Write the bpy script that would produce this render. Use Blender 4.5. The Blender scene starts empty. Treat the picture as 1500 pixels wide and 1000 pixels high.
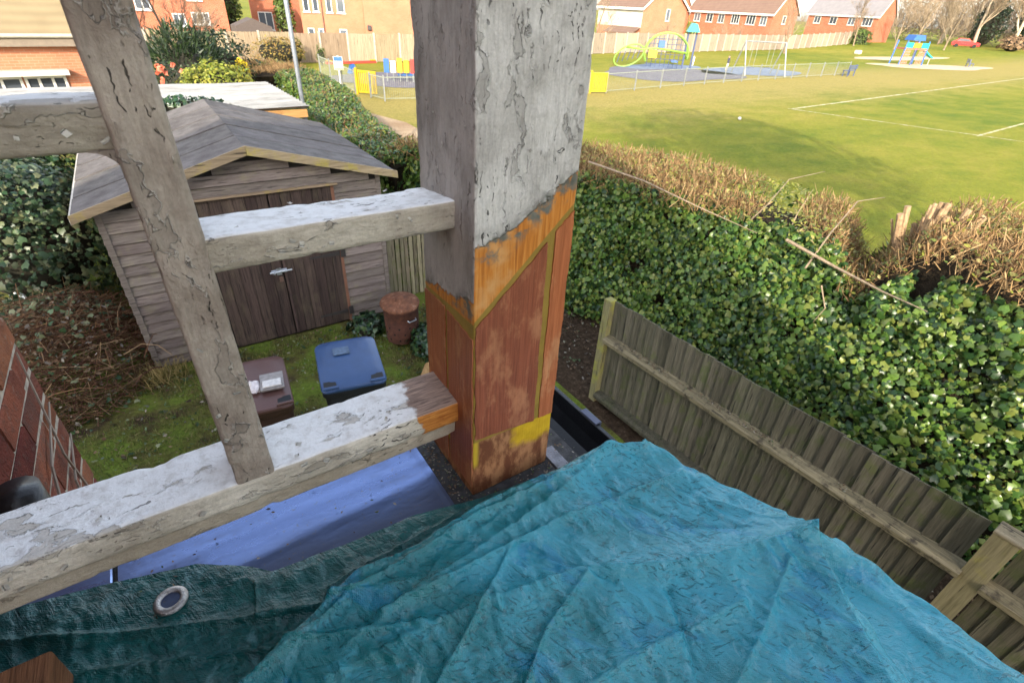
import bpy, math, random
import numpy as np
from mathutils import Vector, Matrix

random.seed(7)
rng = np.random.default_rng(7)
scn = bpy.context.scene
COL = scn.collection

# ------------------------------------------------------------------ camera
cam_d = bpy.data.cameras.new("camera")
cam = bpy.data.objects.new("camera", cam_d)
COL.objects.link(cam)
cam_d.sensor_width = 36.0
cam_d.lens = 18.0
cam_d.clip_start = 0.02
cam_d.clip_end = 3000.0
CAM = Vector((0.0, 0.0, 4.0))
right = Vector((0.835, -0.548, 0.045)); down = Vector((-0.271, -0.481, -0.834)); fwd = Vector((0.479, 0.684, -0.550))
fwd.normalize(); right = (right - fwd * right.dot(fwd)).normalized(); down = fwd.cross(right).normalized()
mw = Matrix.Identity(4)
for i in range(3):
    mw[i][0] = right[i]; mw[i][1] = -down[i]; mw[i][2] = -fwd[i]; mw[i][3] = CAM[i]
cam.matrix_world = mw
cam_d.dof.use_dof = True
cam_d.dof.focus_distance = 1.15
cam_d.dof.aperture_fstop = 11.0
scn.camera = cam

# ------------------------------------------------------------------ sky and sun
SUN_EL = math.radians(24.0)
SUN_DIR = Vector((-0.62, -0.78, 0.0)).normalized()          # horizontal direction towards the sun
SUN_VEC = Vector((SUN_DIR.x * math.cos(SUN_EL), SUN_DIR.y * math.cos(SUN_EL), math.sin(SUN_EL)))
world = bpy.data.worlds.new("World")
scn.world = world
world.use_nodes = True
wn = world.node_tree
sky = wn.nodes.new("ShaderNodeTexSky")
sky.sky_type = 'NISHITA'
sky.sun_disc = False
sky.sun_elevation = SUN_EL
sky.sun_rotation = math.atan2(SUN_DIR.x, SUN_DIR.y)
sky.air_density = 1.0; sky.dust_density = 2.0; sky.ozone_density = 0.6
bg = wn.nodes["Background"]
hs = wn.nodes.new("ShaderNodeHueSaturation"); hs.inputs['Saturation'].default_value = 0.58
wn.links.new(sky.outputs[0], hs.inputs['Color']); wn.links.new(hs.outputs[0], bg.inputs[0])
bg.inputs[1].default_value = 0.15
sun_d = bpy.data.lights.new("sun", 'SUN')
sun_d.energy = 2.0
sun_d.angle = math.radians(0.6)
sun_d.color = (1.0, 0.90, 0.72)
sun = bpy.data.objects.new("sun", sun_d)
COL.objects.link(sun)
sun.rotation_euler = SUN_VEC.to_track_quat('Z', 'Y').to_euler()
vs = scn.view_settings
vs.view_transform = 'Standard'; vs.look = 'None'; vs.gamma = 1.0; vs.use_curve_mapping = False
vs.exposure = 2.0
try:
    scn.cycles.max_bounces = 4; scn.cycles.diffuse_bounces = 2; scn.cycles.glossy_bounces = 2; scn.cycles.transmission_bounces = 2; scn.cycles.transparent_max_bounces = 4
    scn.cycles.use_adaptive_sampling = True; scn.cycles.adaptive_threshold = 0.02; scn.cycles.caustics_reflective = False; scn.cycles.caustics_refractive = False
    scn.cycles.use_denoising = True
except Exception:
    pass

# ------------------------------------------------------------------ helpers: noise and meshes
def _hash(ix, iy, iz, seed):
    h = (ix.astype(np.int64) * 374761393 + iy.astype(np.int64) * 668265263 + iz.astype(np.int64) * 2147483647 + seed * 974634211)
    h = (h ^ (h >> 13)) * 1274126177
    h = h ^ (h >> 16)
    return (h & 0xFFFFFF).astype(np.float64) / 0xFFFFFF

def vn(P, seed=0):
    """smooth value noise in [-1, 1], P is (N, 3)"""
    P = np.asarray(P, float)
    I = np.floor(P); F = P - I; F = F * F * (3 - 2 * F); I = I.astype(np.int64)
    out = 0
    for dx in (0, 1):
        wx = F[:, 0] if dx else 1 - F[:, 0]
        for dy in (0, 1):
            wy = F[:, 1] if dy else 1 - F[:, 1]
            for dz in (0, 1):
                wz = F[:, 2] if dz else 1 - F[:, 2]
                out = out + wx * wy * wz * _hash(I[:, 0] + dx, I[:, 1] + dy, I[:, 2] + dz, seed)
    return out * 2 - 1

def fbm(P, octv=4, seed=0, gain=0.5):
    P = np.asarray(P, float); a = 1.0; s = 0; t = 0
    for k in range(octv):
        s = s + a * vn(P * (2.03 ** k) + 17.3 * k, seed + k); t += a; a *= gain
    return s / t

def mesh_np(name, V, F, smooth=False):
    """V (N,3); F list of index lists or an (M,k) array"""
    me = bpy.data.meshes.new(name)
    V = np.asarray(V, dtype=np.float32)
    if isinstance(F, np.ndarray):
        m, k = F.shape
        me.vertices.add(len(V)); me.vertices.foreach_set("co", V.ravel())
        me.loops.add(m * k); me.loops.foreach_set("vertex_index", F.astype(np.int32).ravel())
        me.polygons.add(m)
        me.polygons.foreach_set("loop_start", np.arange(0, m * k, k, dtype=np.int32))
        me.polygons.foreach_set("loop_total", np.full(m, k, dtype=np.int32))
        me.update(calc_edges=True); me.validate()
    else:
        me.from_pydata([tuple(map(float, v)) for v in V], [], [list(map(int, f)) for f in F]); me.update()
    if smooth:
        me.polygons.foreach_set("use_smooth", np.ones(len(me.polygons), dtype=bool)); me.update()
    return me

def tag(o, label=None, cat=None, group=None, kind=None):
    if label: o["label"] = label
    if cat: o["category"] = cat
    if group: o["group"] = group
    if kind: o["kind"] = kind
    return o

def link(name, me, mat=None, parent=None, loc=None, rot=None, scale=None):
    o = bpy.data.objects.new(name, me)
    COL.objects.link(o)
    if mat is not None and len(me.materials) == 0:
        me.materials.append(mat)
    if parent is not None: o.parent = parent
    if loc is not None: o.location = loc
    if rot is not None: o.rotation_euler = rot
    if scale is not None: o.scale = scale if hasattr(scale, '__len__') else (scale,) * 3
    return o

def empty(name, loc=(0, 0, 0), rz=0.0, label=None, cat=None, group=None):
    o = bpy.data.objects.new(name, None)
    o.empty_display_size = 0.1
    COL.objects.link(o); o.location = loc; o.rotation_euler = (0, 0, rz)
    return tag(o, label, cat, group)

def copy_tree(o, parent=None):
    c = o.copy(); COL.objects.link(c); c.parent = parent
    for ch in list(o.children): copy_tree(ch, c)
    return c

class MB:
    """collects simple solids into one mesh"""
    def __init__(s): s.V = []; s.F = []
    def add(s, V, F):
        b = len(s.V); s.V += [tuple(v) for v in V]; s.F += [[b + i for i in f] for f in F]; return s
    def box(s, x0, x1, y0, y1, z0, z1, m=None, ch=0.0):
        if ch > 0:
            c = ch; V = []; 
            for z, d in ((z0, c), (z0 + c, 0), (z1 - c, 0), (z1, c)):
                V += [(x0 + d + (c if d == 0 else 0) * 0, y0 + d, z), (x1 - d, y0 + d, z), (x1 - d, y1 - d, z), (x0 + d, y1 - d, z)]
            F = [[3, 2, 1, 0], [12, 13, 14, 15]]
            for k in range(3):
                for i in range(4):
                    j = (i + 1) % 4; F.append([k * 4 + i, k * 4 + j, k * 4 + 4 + j, k * 4 + 4 + i])
        else:
            V = [(x0, y0, z0), (x1, y0, z0), (x1, y1, z0), (x0, y1, z0), (x0, y0, z1), (x1, y0, z1), (x1, y1, z1), (x0, y1, z1)]
            F = [[3, 2, 1, 0], [4, 5, 6, 7], [0, 1, 5, 4], [1, 2, 6, 5], [2, 3, 7, 6], [3, 0, 4, 7]]
        if m is not None: V = [tuple(m @ Vector(v)) for v in V]
        return s.add(V, F)
    def bar(s, a, b, w, h, up=(0, 0, 1)):
        a = Vector(a); b = Vector(b); d = (b - a).normalized(); up = Vector(up)
        sd = d.cross(up)
        if sd.length < 1e-4: sd = d.cross(Vector((0, 1, 0)))
        sd.normalize(); u = sd.cross(d).normalized()
        V = []
        for p in (a, b):
            for i, j in ((-1, -1), (1, -1), (1, 1), (-1, 1)): V.append(p + sd * (i * w / 2) + u * (j * h / 2))
        return s.add(V, [[3, 2, 1, 0], [4, 5, 6, 7], [0, 1, 5, 4], [1, 2, 6, 5], [2, 3, 7, 6], [3, 0, 4, 7]])
    def tube(s, pts, r, n=6, cap=True, closed=False):
        pts = [Vector(p) for p in pts]; m = len(pts)
        rs = r if hasattr(r, '__len__') else [r] * m
        V = []; F = []; ref = None
        for i, p in enumerate(pts):
            if closed: d = pts[(i + 1) % m] - pts[i - 1]
            else: d = (pts[min(i + 1, m - 1)] - pts[max(i - 1, 0)])
            d = d.normalized() if d.length > 1e-9 else Vector((0, 0, 1))
            if ref is None:
                ref = Vector((0, 0, 1)) if abs(d.z) < 0.9 else Vector((1, 0, 0))
            a = d.cross(ref)
            if a.length < 1e-5: a = d.cross(Vector((0.3, 1, 0.2)))
            a.normalize(); b = d.cross(a).normalized(); ref = a.cross(d).normalized()
            for k in range(n):
                t = 2 * math.pi * k / n
                V.append(p + (a * math.cos(t) + b * math.sin(t)) * rs[i])
        for i in range(m if closed else m - 1):
            i2 = (i + 1) % m
            for k in range(n):
                k2 = (k + 1) % n
                F.append([i * n + k, i * n + k2, i2 * n + k2, i2 * n + k])
        if cap and not closed:
            F.append(list(range(n))[::-1]); F.append([(m - 1) * n + k for k in range(n)])
        return s.add(V, F)
    def lathe(s, prof, n=24, c=(0, 0, 0), capb=False, capt=False):
        V = []; F = []
        for r, z in prof:
            for k in range(n):
                t = 2 * math.pi * k / n; V.append((c[0] + r * math.cos(t), c[1] + r * math.sin(t), c[2] + z))
        for i in range(len(prof) - 1):
            for k in range(n):
                k2 = (k + 1) % n; F.append([i * n + k, i * n + k2, (i + 1) * n + k2, (i + 1) * n + k])
        if capb: F.append(list(range(n))[::-1])
        if capt: F.append([(len(prof) - 1) * n + k for k in range(n)])
        return s.add(V, F)
    def prism(s, poly, axis, a, b):
        """2D polygon extruded along an axis ('x': (y,z), 'y': (x,z), 'z': (x,y))"""
        def P(u, v, w): return {'x': (w, u, v), 'y': (u, w, v), 'z': (u, v, w)}[axis]
        n = len(poly); V = [P(u, v, a) for u, v in poly] + [P(u, v, b) for u, v in poly]
        F = [list(range(n))[::-1], list(range(n, 2 * n))] + [[i, (i + 1) % n, n + (i + 1) % n, n + i] for i in range(n)]
        return s.add(V, F)
    def mesh(s, name='mesh', smooth=False): 
        me = mesh_np(name, s.V, s.F, smooth)
        import bmesh
        bm = bmesh.new(); bm.from_mesh(me); bmesh.ops.recalc_face_normals(bm, faces=bm.faces); bm.to_mesh(me); bm.free()
        return me
    def build(s, name, mat, parent=None, smooth=False, **k):
        return link(name, s.mesh(name, smooth), mat, parent, **k)

def auto_smooth(o, ang=35):
    me = o.data
    try:
        me.polygons.foreach_set("use_smooth", np.ones(len(me.polygons), dtype=bool))
        me.set_sharp_from_angle(angle=math.radians(ang))
    except Exception: pass
    return o

def scatter(name, T, TF, P, R, S, mat, parent=None, smooth=False):
    """many copies of template T (n,3)/TF in one mesh: P (N,3), R (N,3,3) rows are local axes, S (N,) or (N,3)"""
    P = np.asarray(P, float); N = len(P); T = np.asarray(T, float); n = len(T)
    S = np.asarray(S, float)
    S = S[:, None, None] if S.ndim == 1 else S[:, None, :]
    L = T[None] * S
    V = np.einsum('nij,njk->nik', L, R) + P[:, None, :]
    F = np.asarray(TF)[None] + (np.arange(N) * n)[:, None, None]
    return link(name, mesh_np(name, V.reshape(-1, 3), F.reshape(-1, F.shape[-1]), smooth), mat, parent)

def frames(Nrm, spin=None, tilt=0.0):
    """frames whose local z follows Nrm (N,3) (with random tilt) and local y spins round it"""
    N = len(Nrm); Z = np.asarray(Nrm, float) + rng.normal(0, 1, (N, 3)) * tilt
    Z /= np.linalg.norm(Z, axis=1, keepdims=True)
    a = np.where(np.abs(Z[:, 2:3]) < 0.95, np.array([[0, 0, 1.0]]), np.array([[1.0, 0, 0]]))
    X = np.cross(a, Z); X /= np.linalg.norm(X, axis=1, keepdims=True)
    Y = np.cross(Z, X)
    t = rng.uniform(0, 2 * np.pi, N) if spin is None else spin
    c, s_ = np.cos(t)[:, None], np.sin(t)[:, None]
    X2 = X * c + Y * s_; Y2 = -X * s_ + Y * c
    return np.stack([X2, Y2, Z], 1)

# leaf templates
IVY = np.array([(0, 0.12, 0.07), (0, -0.12, 0), (0.33, -0.27, -0.04), (0.42, 0.0, 0.01), (0.46, 0.24, -0.05), (0.26, 0.42, 0.0), (0, 0.72, -0.10),
                (-0.26, 0.42, 0.0), (-0.46, 0.24, -0.05), (-0.42, 0.0, 0.01), (-0.33, -0.27, -0.04)])
IVYF = np.array([(0, i, i + 1 if i < 10 else 1) for i in range(1, 11)])
OVL = np.array([(0, -0.5, 0), (0.25, -0.1, 0.03), (0.2, 0.25, 0.02), (0, 0.55, -0.04), (-0.2, 0.25, 0.02), (-0.25, -0.1, 0.03), (0, 0.05, -0.03)])
OVLF = np.array([(6, i, (i + 1) % 6) for i in range(6)])
BLADE = np.array([(-0.5, 0, 0), (0.5, 0, 0), (0.32, 0.12, 0.55), (-0.32, 0.12, 0.55), (0, 0.42, 1.0), (0.0, 0.42, 1.0)])
BLADEF = np.array([(0, 1, 2, 3), (3, 2, 4, 5)])
STICK = np.array([(math.cos(t) * 0.5, math.sin(t) * 0.5, 0) for t in (0, 2.09, 4.19)] + [(math.cos(t) * 0.38 + 0.1, math.sin(t) * 0.38, 1) for t in (0, 2.09, 4.19)])
STICKF = np.array([(0, 1, 4, 3), (1, 2, 5, 4), (2, 0, 3, 5), (3, 4, 5, 5)])

# ------------------------------------------------------------------ helpers: materials
def lin(r, g, b):
    f = lambda c: (c / 12.92 if c <= 0.04045 else ((c + 0.055) / 1.055) ** 2.4)
    return (f(r / 255), f(g / 255), f(b / 255), 1.0)

class NT:
    def __init__(s, name):
        s.mat = bpy.data.materials.new(name); s.mat.use_nodes = True
        s.t = s.mat.node_tree; s.bsdf = s.t.nodes["Principled BSDF"]; s.out = s.t.nodes["Material Output"]
        s._oc = None
    def node(s, typ, ins=None, **pr):
        n = s.t.nodes.new(typ)
        for k, v in pr.items(): setattr(n, k, v)
        for k, v in (ins or {}).items(): s.put(n.inputs[k], v)
        return n
    def put(s, sock, v):
        if isinstance(v, bpy.types.NodeSocket): s.t.links.new(v, sock)
        elif v is not None: sock.default_value = v
    def obj(s):
        if s._oc is None:
            tc = s.node("ShaderNodeTexCoord"); oi = s.node("ShaderNodeObjectInfo"); s.oi = oi
            m = s.node("ShaderNodeVectorMath", {0: (31.7, 17.3, 23.9), 'Scale': oi.outputs['Random']}, operation='SCALE')
            a = s.node("ShaderNodeVectorMath", {0: tc.outputs['Object'], 1: m.outputs[0]}, operation='ADD')
            s._oc = a.outputs[0]; s.rand = oi.outputs['Random']; s.raw = tc.outputs['Object']
        return s._oc
    def scaled(s, sc, v=None):
        v = v or s.obj()
        return s.node("ShaderNodeVectorMath", {0: v, 1: sc}, operation='MULTIPLY').outputs[0]
    def noise(s, v=None, scale=5.0, detail=4.0, rough=0.55, dist=0.0, color=False):
        n = s.node("ShaderNodeTexNoise", {'Vector': v or s.obj(), 'Scale': scale, 'Detail': detail, 'Roughness': rough, 'Distortion': dist})
        return n.outputs['Color' if color else 'Fac']
    def vor(s, v=None, scale=5.0, feature='F1', out='Distance', rnd=1.0):
        return s.node("ShaderNodeTexVoronoi", {'Vector': v or s.obj(), 'Scale': scale, 'Randomness': rnd}, feature=feature).outputs[out]
    def ramp(s, f, stops, interp='LINEAR'):
        n = s.node("ShaderNodeValToRGB", {'Fac': f}); cr = n.color_ramp; cr.interpolation = interp
        while len(cr.elements) < len(stops): cr.elements.new(0.5)
        for e, (p, c) in zip(cr.elements, stops):
            e.position = p; e.color = c if hasattr(c, '__len__') else (c, c, c, 1)
        return n.outputs['Color']
    def mix(s, f, a, b, blend='MIX'):
        n = s.node("ShaderNodeMix", data_type='RGBA', blend_type=blend)
        s.put(n.inputs[0], f); s.put(n.inputs[6], a); s.put(n.inputs[7], b)
        return n.outputs[2]
    def m(s, op, a, b=None, c=None, clamp=False):
        n = s.node("ShaderNodeMath", operation=op, use_clamp=clamp)
        s.put(n.inputs[0], a)
        if b is not None: s.put(n.inputs[1], b)
        if c is not None: s.put(n.inputs[2], c)
        return n.outputs[0]
    def step(s, v, lo, hi):
        n = s.node("ShaderNodeMapRange", {'Value': v, 'From Min': lo, 'From Max': hi}, interpolation_type='SMOOTHSTEP')
        return n.outputs[0]
    def sep(s, v):
        n = s.node("ShaderNodeSeparateXYZ", {0: v}); return n.outputs
    def bump(s, h, strength=0.5, dist=0.01, nrm=None):
        n = s.node("ShaderNodeBump", {'Height': h, 'Strength': strength, 'Distance': dist})
        if nrm is not None: s.put(n.inputs['Normal'], nrm)
        return n.outputs[0]
    def vary(s, col, amt=0.25, hue=0.02, fac=None):
        s.obj(); r = fac or s.rand
        v = s.m('MULTIPLY_ADD', r, amt * 2, 1 - amt)
        r2 = s.m('FRACT', s.m('MULTIPLY', r, 7.31))
        h = s.m('MULTIPLY_ADD', r2, hue * 2, 0.5 - hue)
        return s.node("ShaderNodeHueSaturation", {'Color': col, 'Value': v, 'Hue': h}).outputs[0]
    def fin(s, col, rough=0.8, nrm=None, metal=0.0, spec=0.5, **k):
        s.put(s.bsdf.inputs['Base Color'], col); s.put(s.bsdf.inputs['Roughness'], rough)
        s.put(s.bsdf.inputs['Metallic'], metal); s.put(s.bsdf.inputs['Specular IOR Level'], spec)
        if nrm is not None: s.put(s.bsdf.inputs['Normal'], nrm)
        for kk, v in k.items(): s.put(s.bsdf.inputs[kk], v)
        return s.mat

def G(v): return (v, v, v, 1)

def plain(name, col, rough=0.7, amt=0.12, scale=12.0, bump=0.15, metal=0.0, spec=0.5, dist=0.01):
    n = NT(name); f = n.noise(scale=scale, detail=5)
    c = n.mix(1.0, col, n.ramp(f, [(0.25, 1 - amt * 1.6), (0.75, 1 + amt)]), 'MULTIPLY')
    c = n.vary(c, amt * 0.5, 0.005)
    return n.fin(c, n.m('MULTIPLY_ADD', f, 0.2, rough - 0.1), n.bump(n.noise(scale=scale * 6, detail=3), bump, dist), metal, spec)

AX = {'x': (0.06, 1, 1), 'y': (1, 0.06, 1), 'z': (1, 1, 0.06)}
def wood(name, dark, light, axis='z', scale=45.0, rough=0.85, lichen=None, lich_amt=0.5, vary=0.22, bump=0.5, warm=None, dist=0.004, lscale=6.0):
    n = NT(name); st = AX[axis]
    v = n.scaled(st)
    g = n.noise(v, scale, 5, 0.62, 0.2)
    g2 = n.noise(v, scale * 4, 3, 0.6, 0.2)
    f = n.m('ADD', n.m('MULTIPLY', g, 0.65), n.m('MULTIPLY', g2, 0.35))
    c = n.ramp(f, [(0.32, dark), (0.66, light)])
    big = n.noise(scale=3.5, detail=3)
    if warm is not None: c = n.mix(n.step(big, 0.48, 0.7), c, warm)
    if lichen is not None:
        c = n.mix(n.m('MULTIPLY', n.step(n.noise(scale=lscale, detail=6, rough=0.65), 0.5, 0.68), lich_amt), c, lichen)
    crack = n.step(n.noise(v, scale * 1.3, 2, 0.5, 0.1), 0.36, 0.30)
    c = n.mix(n.m('MULTIPLY', crack, 0.7), c, G(0.012))
    c = n.vary(c, vary, 0.012)
    h = n.m('SUBTRACT', n.m('ADD', g2, n.m('MULTIPLY', g, 0.7)), crack)
    return n.fin(c, rough, n.bump(h, bump, dist), spec=0.25)

def leafmat(name, cols, rough=0.4, trans=0.25, spec=0.5, vein=True):
    n = NT(name)
    geo = n.node("ShaderNodeNewGeometry")
    n.obj()
    r = n.m('FRACT', n.m('ADD', geo.outputs['Random Per Island'], n.rand))
    k = len(cols)
    c = n.ramp(r, [((i + 0.5) / k, col) for i, col in enumerate(cols)])
    c = n.mix(1.0, c, n.ramp(n.noise(scale=1.7, detail=2), [(0.3, 0.75), (0.7, 1.2)]), 'MULTIPLY')
    n.fin(c, rough, spec=spec)
    tr = n.node("ShaderNodeBsdfTranslucent", {'Color': c})
    mx = n.node("ShaderNodeMixShader", {0: trans}); n.t.links.new(n.bsdf.outputs[0], mx.inputs[1]); n.t.links.new(tr.outputs[0], mx.inputs[2])
    n.t.links.new(mx.outputs[0], n.out.inputs[0])
    return n.mat
m_litter = leafmat("dry_litter", [(0.10, 0.06, 0.035, 1), (0.22, 0.15, 0.09, 1), (0.05, 0.035, 0.025, 1), (0.33, 0.29, 0.24, 1), (0.08, 0.11, 0.05, 1)], 0.8, 0.05, 0.2)
# ================================================================== ground, field, path
def rise(x, y):
    t = np.clip((x - 80) / 42, 0, 1); t = t * t * (3 - 2 * t)
    return 0.95 * t

def sheet(name, xs, ys, zf, mat, smooth=True):
    X, Y = np.meshgrid(xs, ys); V = np.stack([X.ravel(), Y.ravel(), zf(X.ravel(), Y.ravel())], 1); n = len(xs)
    ii = (np.arange(len(ys) - 1)[:, None] * n + np.arange(n - 1)[None]).ravel()
    return link(name, mesh_np(name, V, np.stack([ii, ii + 1, ii + n + 1, ii + n], 1), smooth), mat)

def grass_mat():
    n = NT("field_grass"); o = n.obj()
    big = n.noise(scale=0.06, detail=4, rough=0.6); mid = n.noise(n.scaled((1, 1.6, 1)), 0.5, 5, 0.65); fine = n.noise(scale=9, detail=5, rough=0.7); vf = n.noise(scale=45, detail=3, rough=0.7)
    c = n.ramp(n.m('ADD', n.m('MULTIPLY', big, 0.55), n.m('MULTIPLY', mid, 0.45)), [(0.36, (0.105, 0.145, 0.010, 1)), (0.5, (0.19, 0.195, 0.018, 1)), (0.66, (0.29, 0.24, 0.04, 1))])
    y = n.sep(n.raw)
    worn = n.m('MULTIPLY', n.step(n.m('ADD', y[1], n.m('MULTIPLY', mid, 9.0)), 18.5, 27.0), n.step(n.m('ADD', y[1], n.m('MULTIPLY', mid, 9.0)), 39.0, 30.0))
    c = n.mix(n.m('MULTIPLY', worn, 0.8), c, n.mix(fine, (0.25, 0.19, 0.05, 1), (0.40, 0.31, 0.105, 1)))
    c = n.mix(0.55, c, n.ramp(fine, [(0.3, 0.6), (0.7, 1.35)]), 'MULTIPLY')
    c = n.mix(0.4, c, n.ramp(vf, [(0.3, 0.5), (0.7, 1.4)]), 'MULTIPLY')
    return n.fin(c, 0.95, n.bump(n.m('ADD', fine, vf), 0.6, 0.05), spec=0.15)
m_field = grass_mat()
o = sheet("field", np.unique(np.concatenate([np.linspace(-400, 60, 24), np.linspace(60, 130, 40), np.linspace(130, 900, 30)])), np.linspace(-300, 900, 40), lambda x, y: rise(x, y), m_field)
tag(o, kind="structure")

n = NT("garden_turf"); mid = n.noise(scale=2.2, detail=5, rough=0.6); fine = n.noise(scale=28, detail=5, rough=0.7)
c = n.ramp(mid, [(0.35, (0.06, 0.042, 0.024, 1)), (0.46, (0.105, 0.10, 0.028, 1)), (0.6, (0.12, 0.165, 0.025, 1))])
c = n.mix(0.7, c, n.ramp(fine, [(0.3, 0.45), (0.7, 1.5)]), 'MULTIPLY')
m_turf = n.fin(c, 0.95, n.bump(fine, 0.8, 0.03), spec=0.1)
n = NT("bare_soil"); fine = n.noise(scale=16, detail=6, rough=0.7)
c = n.ramp(fine, [(0.3, (0.018, 0.012, 0.008, 1)), (0.55, (0.06, 0.04, 0.025, 1)), (0.75, (0.14, 0.10, 0.065, 1))])
m_soil = n.fin(c, 0.95, n.bump(fine, 0.9, 0.05), spec=0.1)
gz = lambda x, y: 0.010 + 0.035 * np.clip(fbm(np.stack([x * 0.8, y * 0.8, x * 0], 1), 3, 3) + 0.3, 0, 1)
o = sheet("garden_lawn", np.linspace(-9, 3.45, 120), np.linspace(0.9, 26, 220), gz, m_turf); tag(o, kind="structure")
o = sheet("garden_soil", np.linspace(3.45, 8.6, 50), np.linspace(-8, 11, 110), lambda x, y: gz(x, y) - 0.003, m_soil); tag(o, kind="structure")
n = NT("trodden_path"); mid = n.noise(scale=1.1, detail=5); fine = n.noise(scale=14, detail=5)
c = n.mix(0.5, n.ramp(mid, [(0.35, (0.30, 0.20, 0.12, 1)), (0.65, (0.42, 0.31, 0.20, 1))]), n.ramp(fine, [(0.3, 0.6), (0.7, 1.25)]), 'MULTIPLY')
m_path = n.fin(c, 0.95, n.bump(fine, 0.5, 0.03), spec=0.1)
pl = [(5.0, 6.8), (7.2, 7.6), (11.0, 6.9), (14.0, 6.7), (17.0, 6.9), (20.0, 6.7), (23.0, 6.3), (26.5, 6.0), (34, 5.6)]
V = []; F = []
for i, (yy, xl) in enumerate([(9.0, 5.2), (12.0, 5.4), (15.0, 6.0), (17.5, 6.3), (19.7, 6.6), (22.0, 6.5), (24.5, 6.3), (27, 6.2), (33, 6.0)]):
    w_ = [1.2, 1.4, 1.7, 1.9, 1.7, 1.2, 1.1, 1.2, 1.2][i]
    V += [(xl, yy, 0.008), (xl + w_, yy, 0.008)]
    if i: F.append([2 * i - 2, 2 * i - 1, 2 * i + 1, 2 * i])
o = link("path", mesh_np("path", V, F), m_path); tag(o, kind="structure")

n = NT("worn_line_paint"); 
m_line = n.fin(n.mix(n.step(n.noise(scale=4, detail=6, rough=0.7), 0.42, 0.6), (0.30, 0.26, 0.08, 1), (0.56, 0.52, 0.36, 1)), 0.9)
def pline(a, b, w_, name="pitch_marking"):
    a = Vector(a); b = Vector(b); d = (b - a).normalized(); s_ = Vector((-d.y, d.x)) * w_ / 2; k = 24; V = []; F = []
    for i in range(k + 1):
        p = a + (b - a) * (i / k)
        for q in (p - s_, p + s_): V.append((q.x, q.y, 0.012 + float(rise(np.array(q.x), np.array(q.y)))))
        if i: F.append([2 * i - 2, 2 * i, 2 * i + 1, 2 * i - 1])
    o = link(name, mesh_np(name, V, F), m_line); tag(o, kind="structure")
pline((28.6, 16.35), (78, 20.1), 0.15); pline((28.6, 16.5), (33.5, 0.5), 0.13); pline((30.75, 8.65), (41, 9.2), 0.12)
n = NT("sand"); f = n.noise(scale=3, detail=5); m_sand = n.fin(n.ramp(f, [(0.3, (0.42, 0.30, 0.16, 1)), (0.7, (0.62, 0.48, 0.30, 1))]), 0.95)
def patch(name, cx, cy, rx, ry, mat, z, rot=0, seed=0):
    V = [(cx, cy, z)]; k = 40
    for i in range(k):
        t = 2 * math.pi * i / k; r = 1 + 0.10 * math.sin(3 * t + seed) + 0.06 * math.sin(5 * t + 2 * seed)
        x, y = rx * r * math.cos(t), ry * r * math.sin(t)
        xx = cx + x * math.cos(rot) - y * math.sin(rot); yy = cy + x * math.sin(rot) + y * math.cos(rot)
        V.append((xx, yy, z + float(rise(np.array(xx), np.array(yy)))))
    V[0] = (cx, cy, z + float(rise(np.array(cx), np.array(cy))))
    o = link(name, mesh_np(name, V, [[0, 1 + i, 1 + (i + 1) % k] for i in range(k)]), mat); tag(o, kind="structure")
patch("sand_patch", 78.5, 29.5, 8.5, 3.2, m_sand, 0.025, -0.30, 1)
patch("sand_patch", 88, 37.5, 9, 2.2, m_sand, 0.025, -0.2, 2)
m_rub1 = plain("rubber_grey", (0.13, 0.12, 0.14, 1), 0.95, 0.2, 2); m_rub2 = plain("rubber_blue", (0.16, 0.20, 0.27, 1), 0.95, 0.2, 2)
patch("play_surface", 35.0, 30.5, 6.2, 4.4, m_rub1, 0.02, 0, 3)
patch("play_surface", 38.6, 34.6, 4.2, 2.0, m_rub2, 0.03, 0, 4)
patch("play_surface", 45.0, 30.3, 5.6, 3.0, m_rub2, 0.02, 0, 5)
patch("play_surface", 13.5, 31.5, 4.4, 3.4, m_rub1, 0.02, 0, 6)

# ================================================================== the house the picture is taken from
m_mortar = plain("mortar", (0.42, 0.36, 0.30, 1), 0.95, 0.3, 60, 0.5)
n = NT("old_brick")
g = n.noise(scale=55, detail=6, rough=0.7); big = n.noise(scale=9, detail=4)
c = n.mix(n.step(big, 0.35, 0.65), (0.17, 0.055, 0.038, 1), (0.27, 0.085, 0.052, 1))
c = n.mix(n.m('MULTIPLY', n.step(g, 0.5, 0.66), 0.6), c, (0.13, 0.075, 0.06, 1))
c = n.mix(n.m('MULTIPLY', n.step(n.noise(scale=24, detail=6, rough=0.7), 0.58, 0.72), 0.5), c, (0.42, 0.33, 0.27, 1))
c = n.mix(n.m('MULTIPLY', n.step(n.noise(scale=6, detail=5, rough=0.7), 0.45, 0.7), 0.55), c, (0.12, 0.085, 0.075, 1))
c = n.vary(c, 0.4, 0.015)
m_brick = n.fin(c, 0.95, n.bump(n.m('ADD', g, n.noise(scale=140, detail=4)), 1.0, 0.008), spec=0.15)
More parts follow.
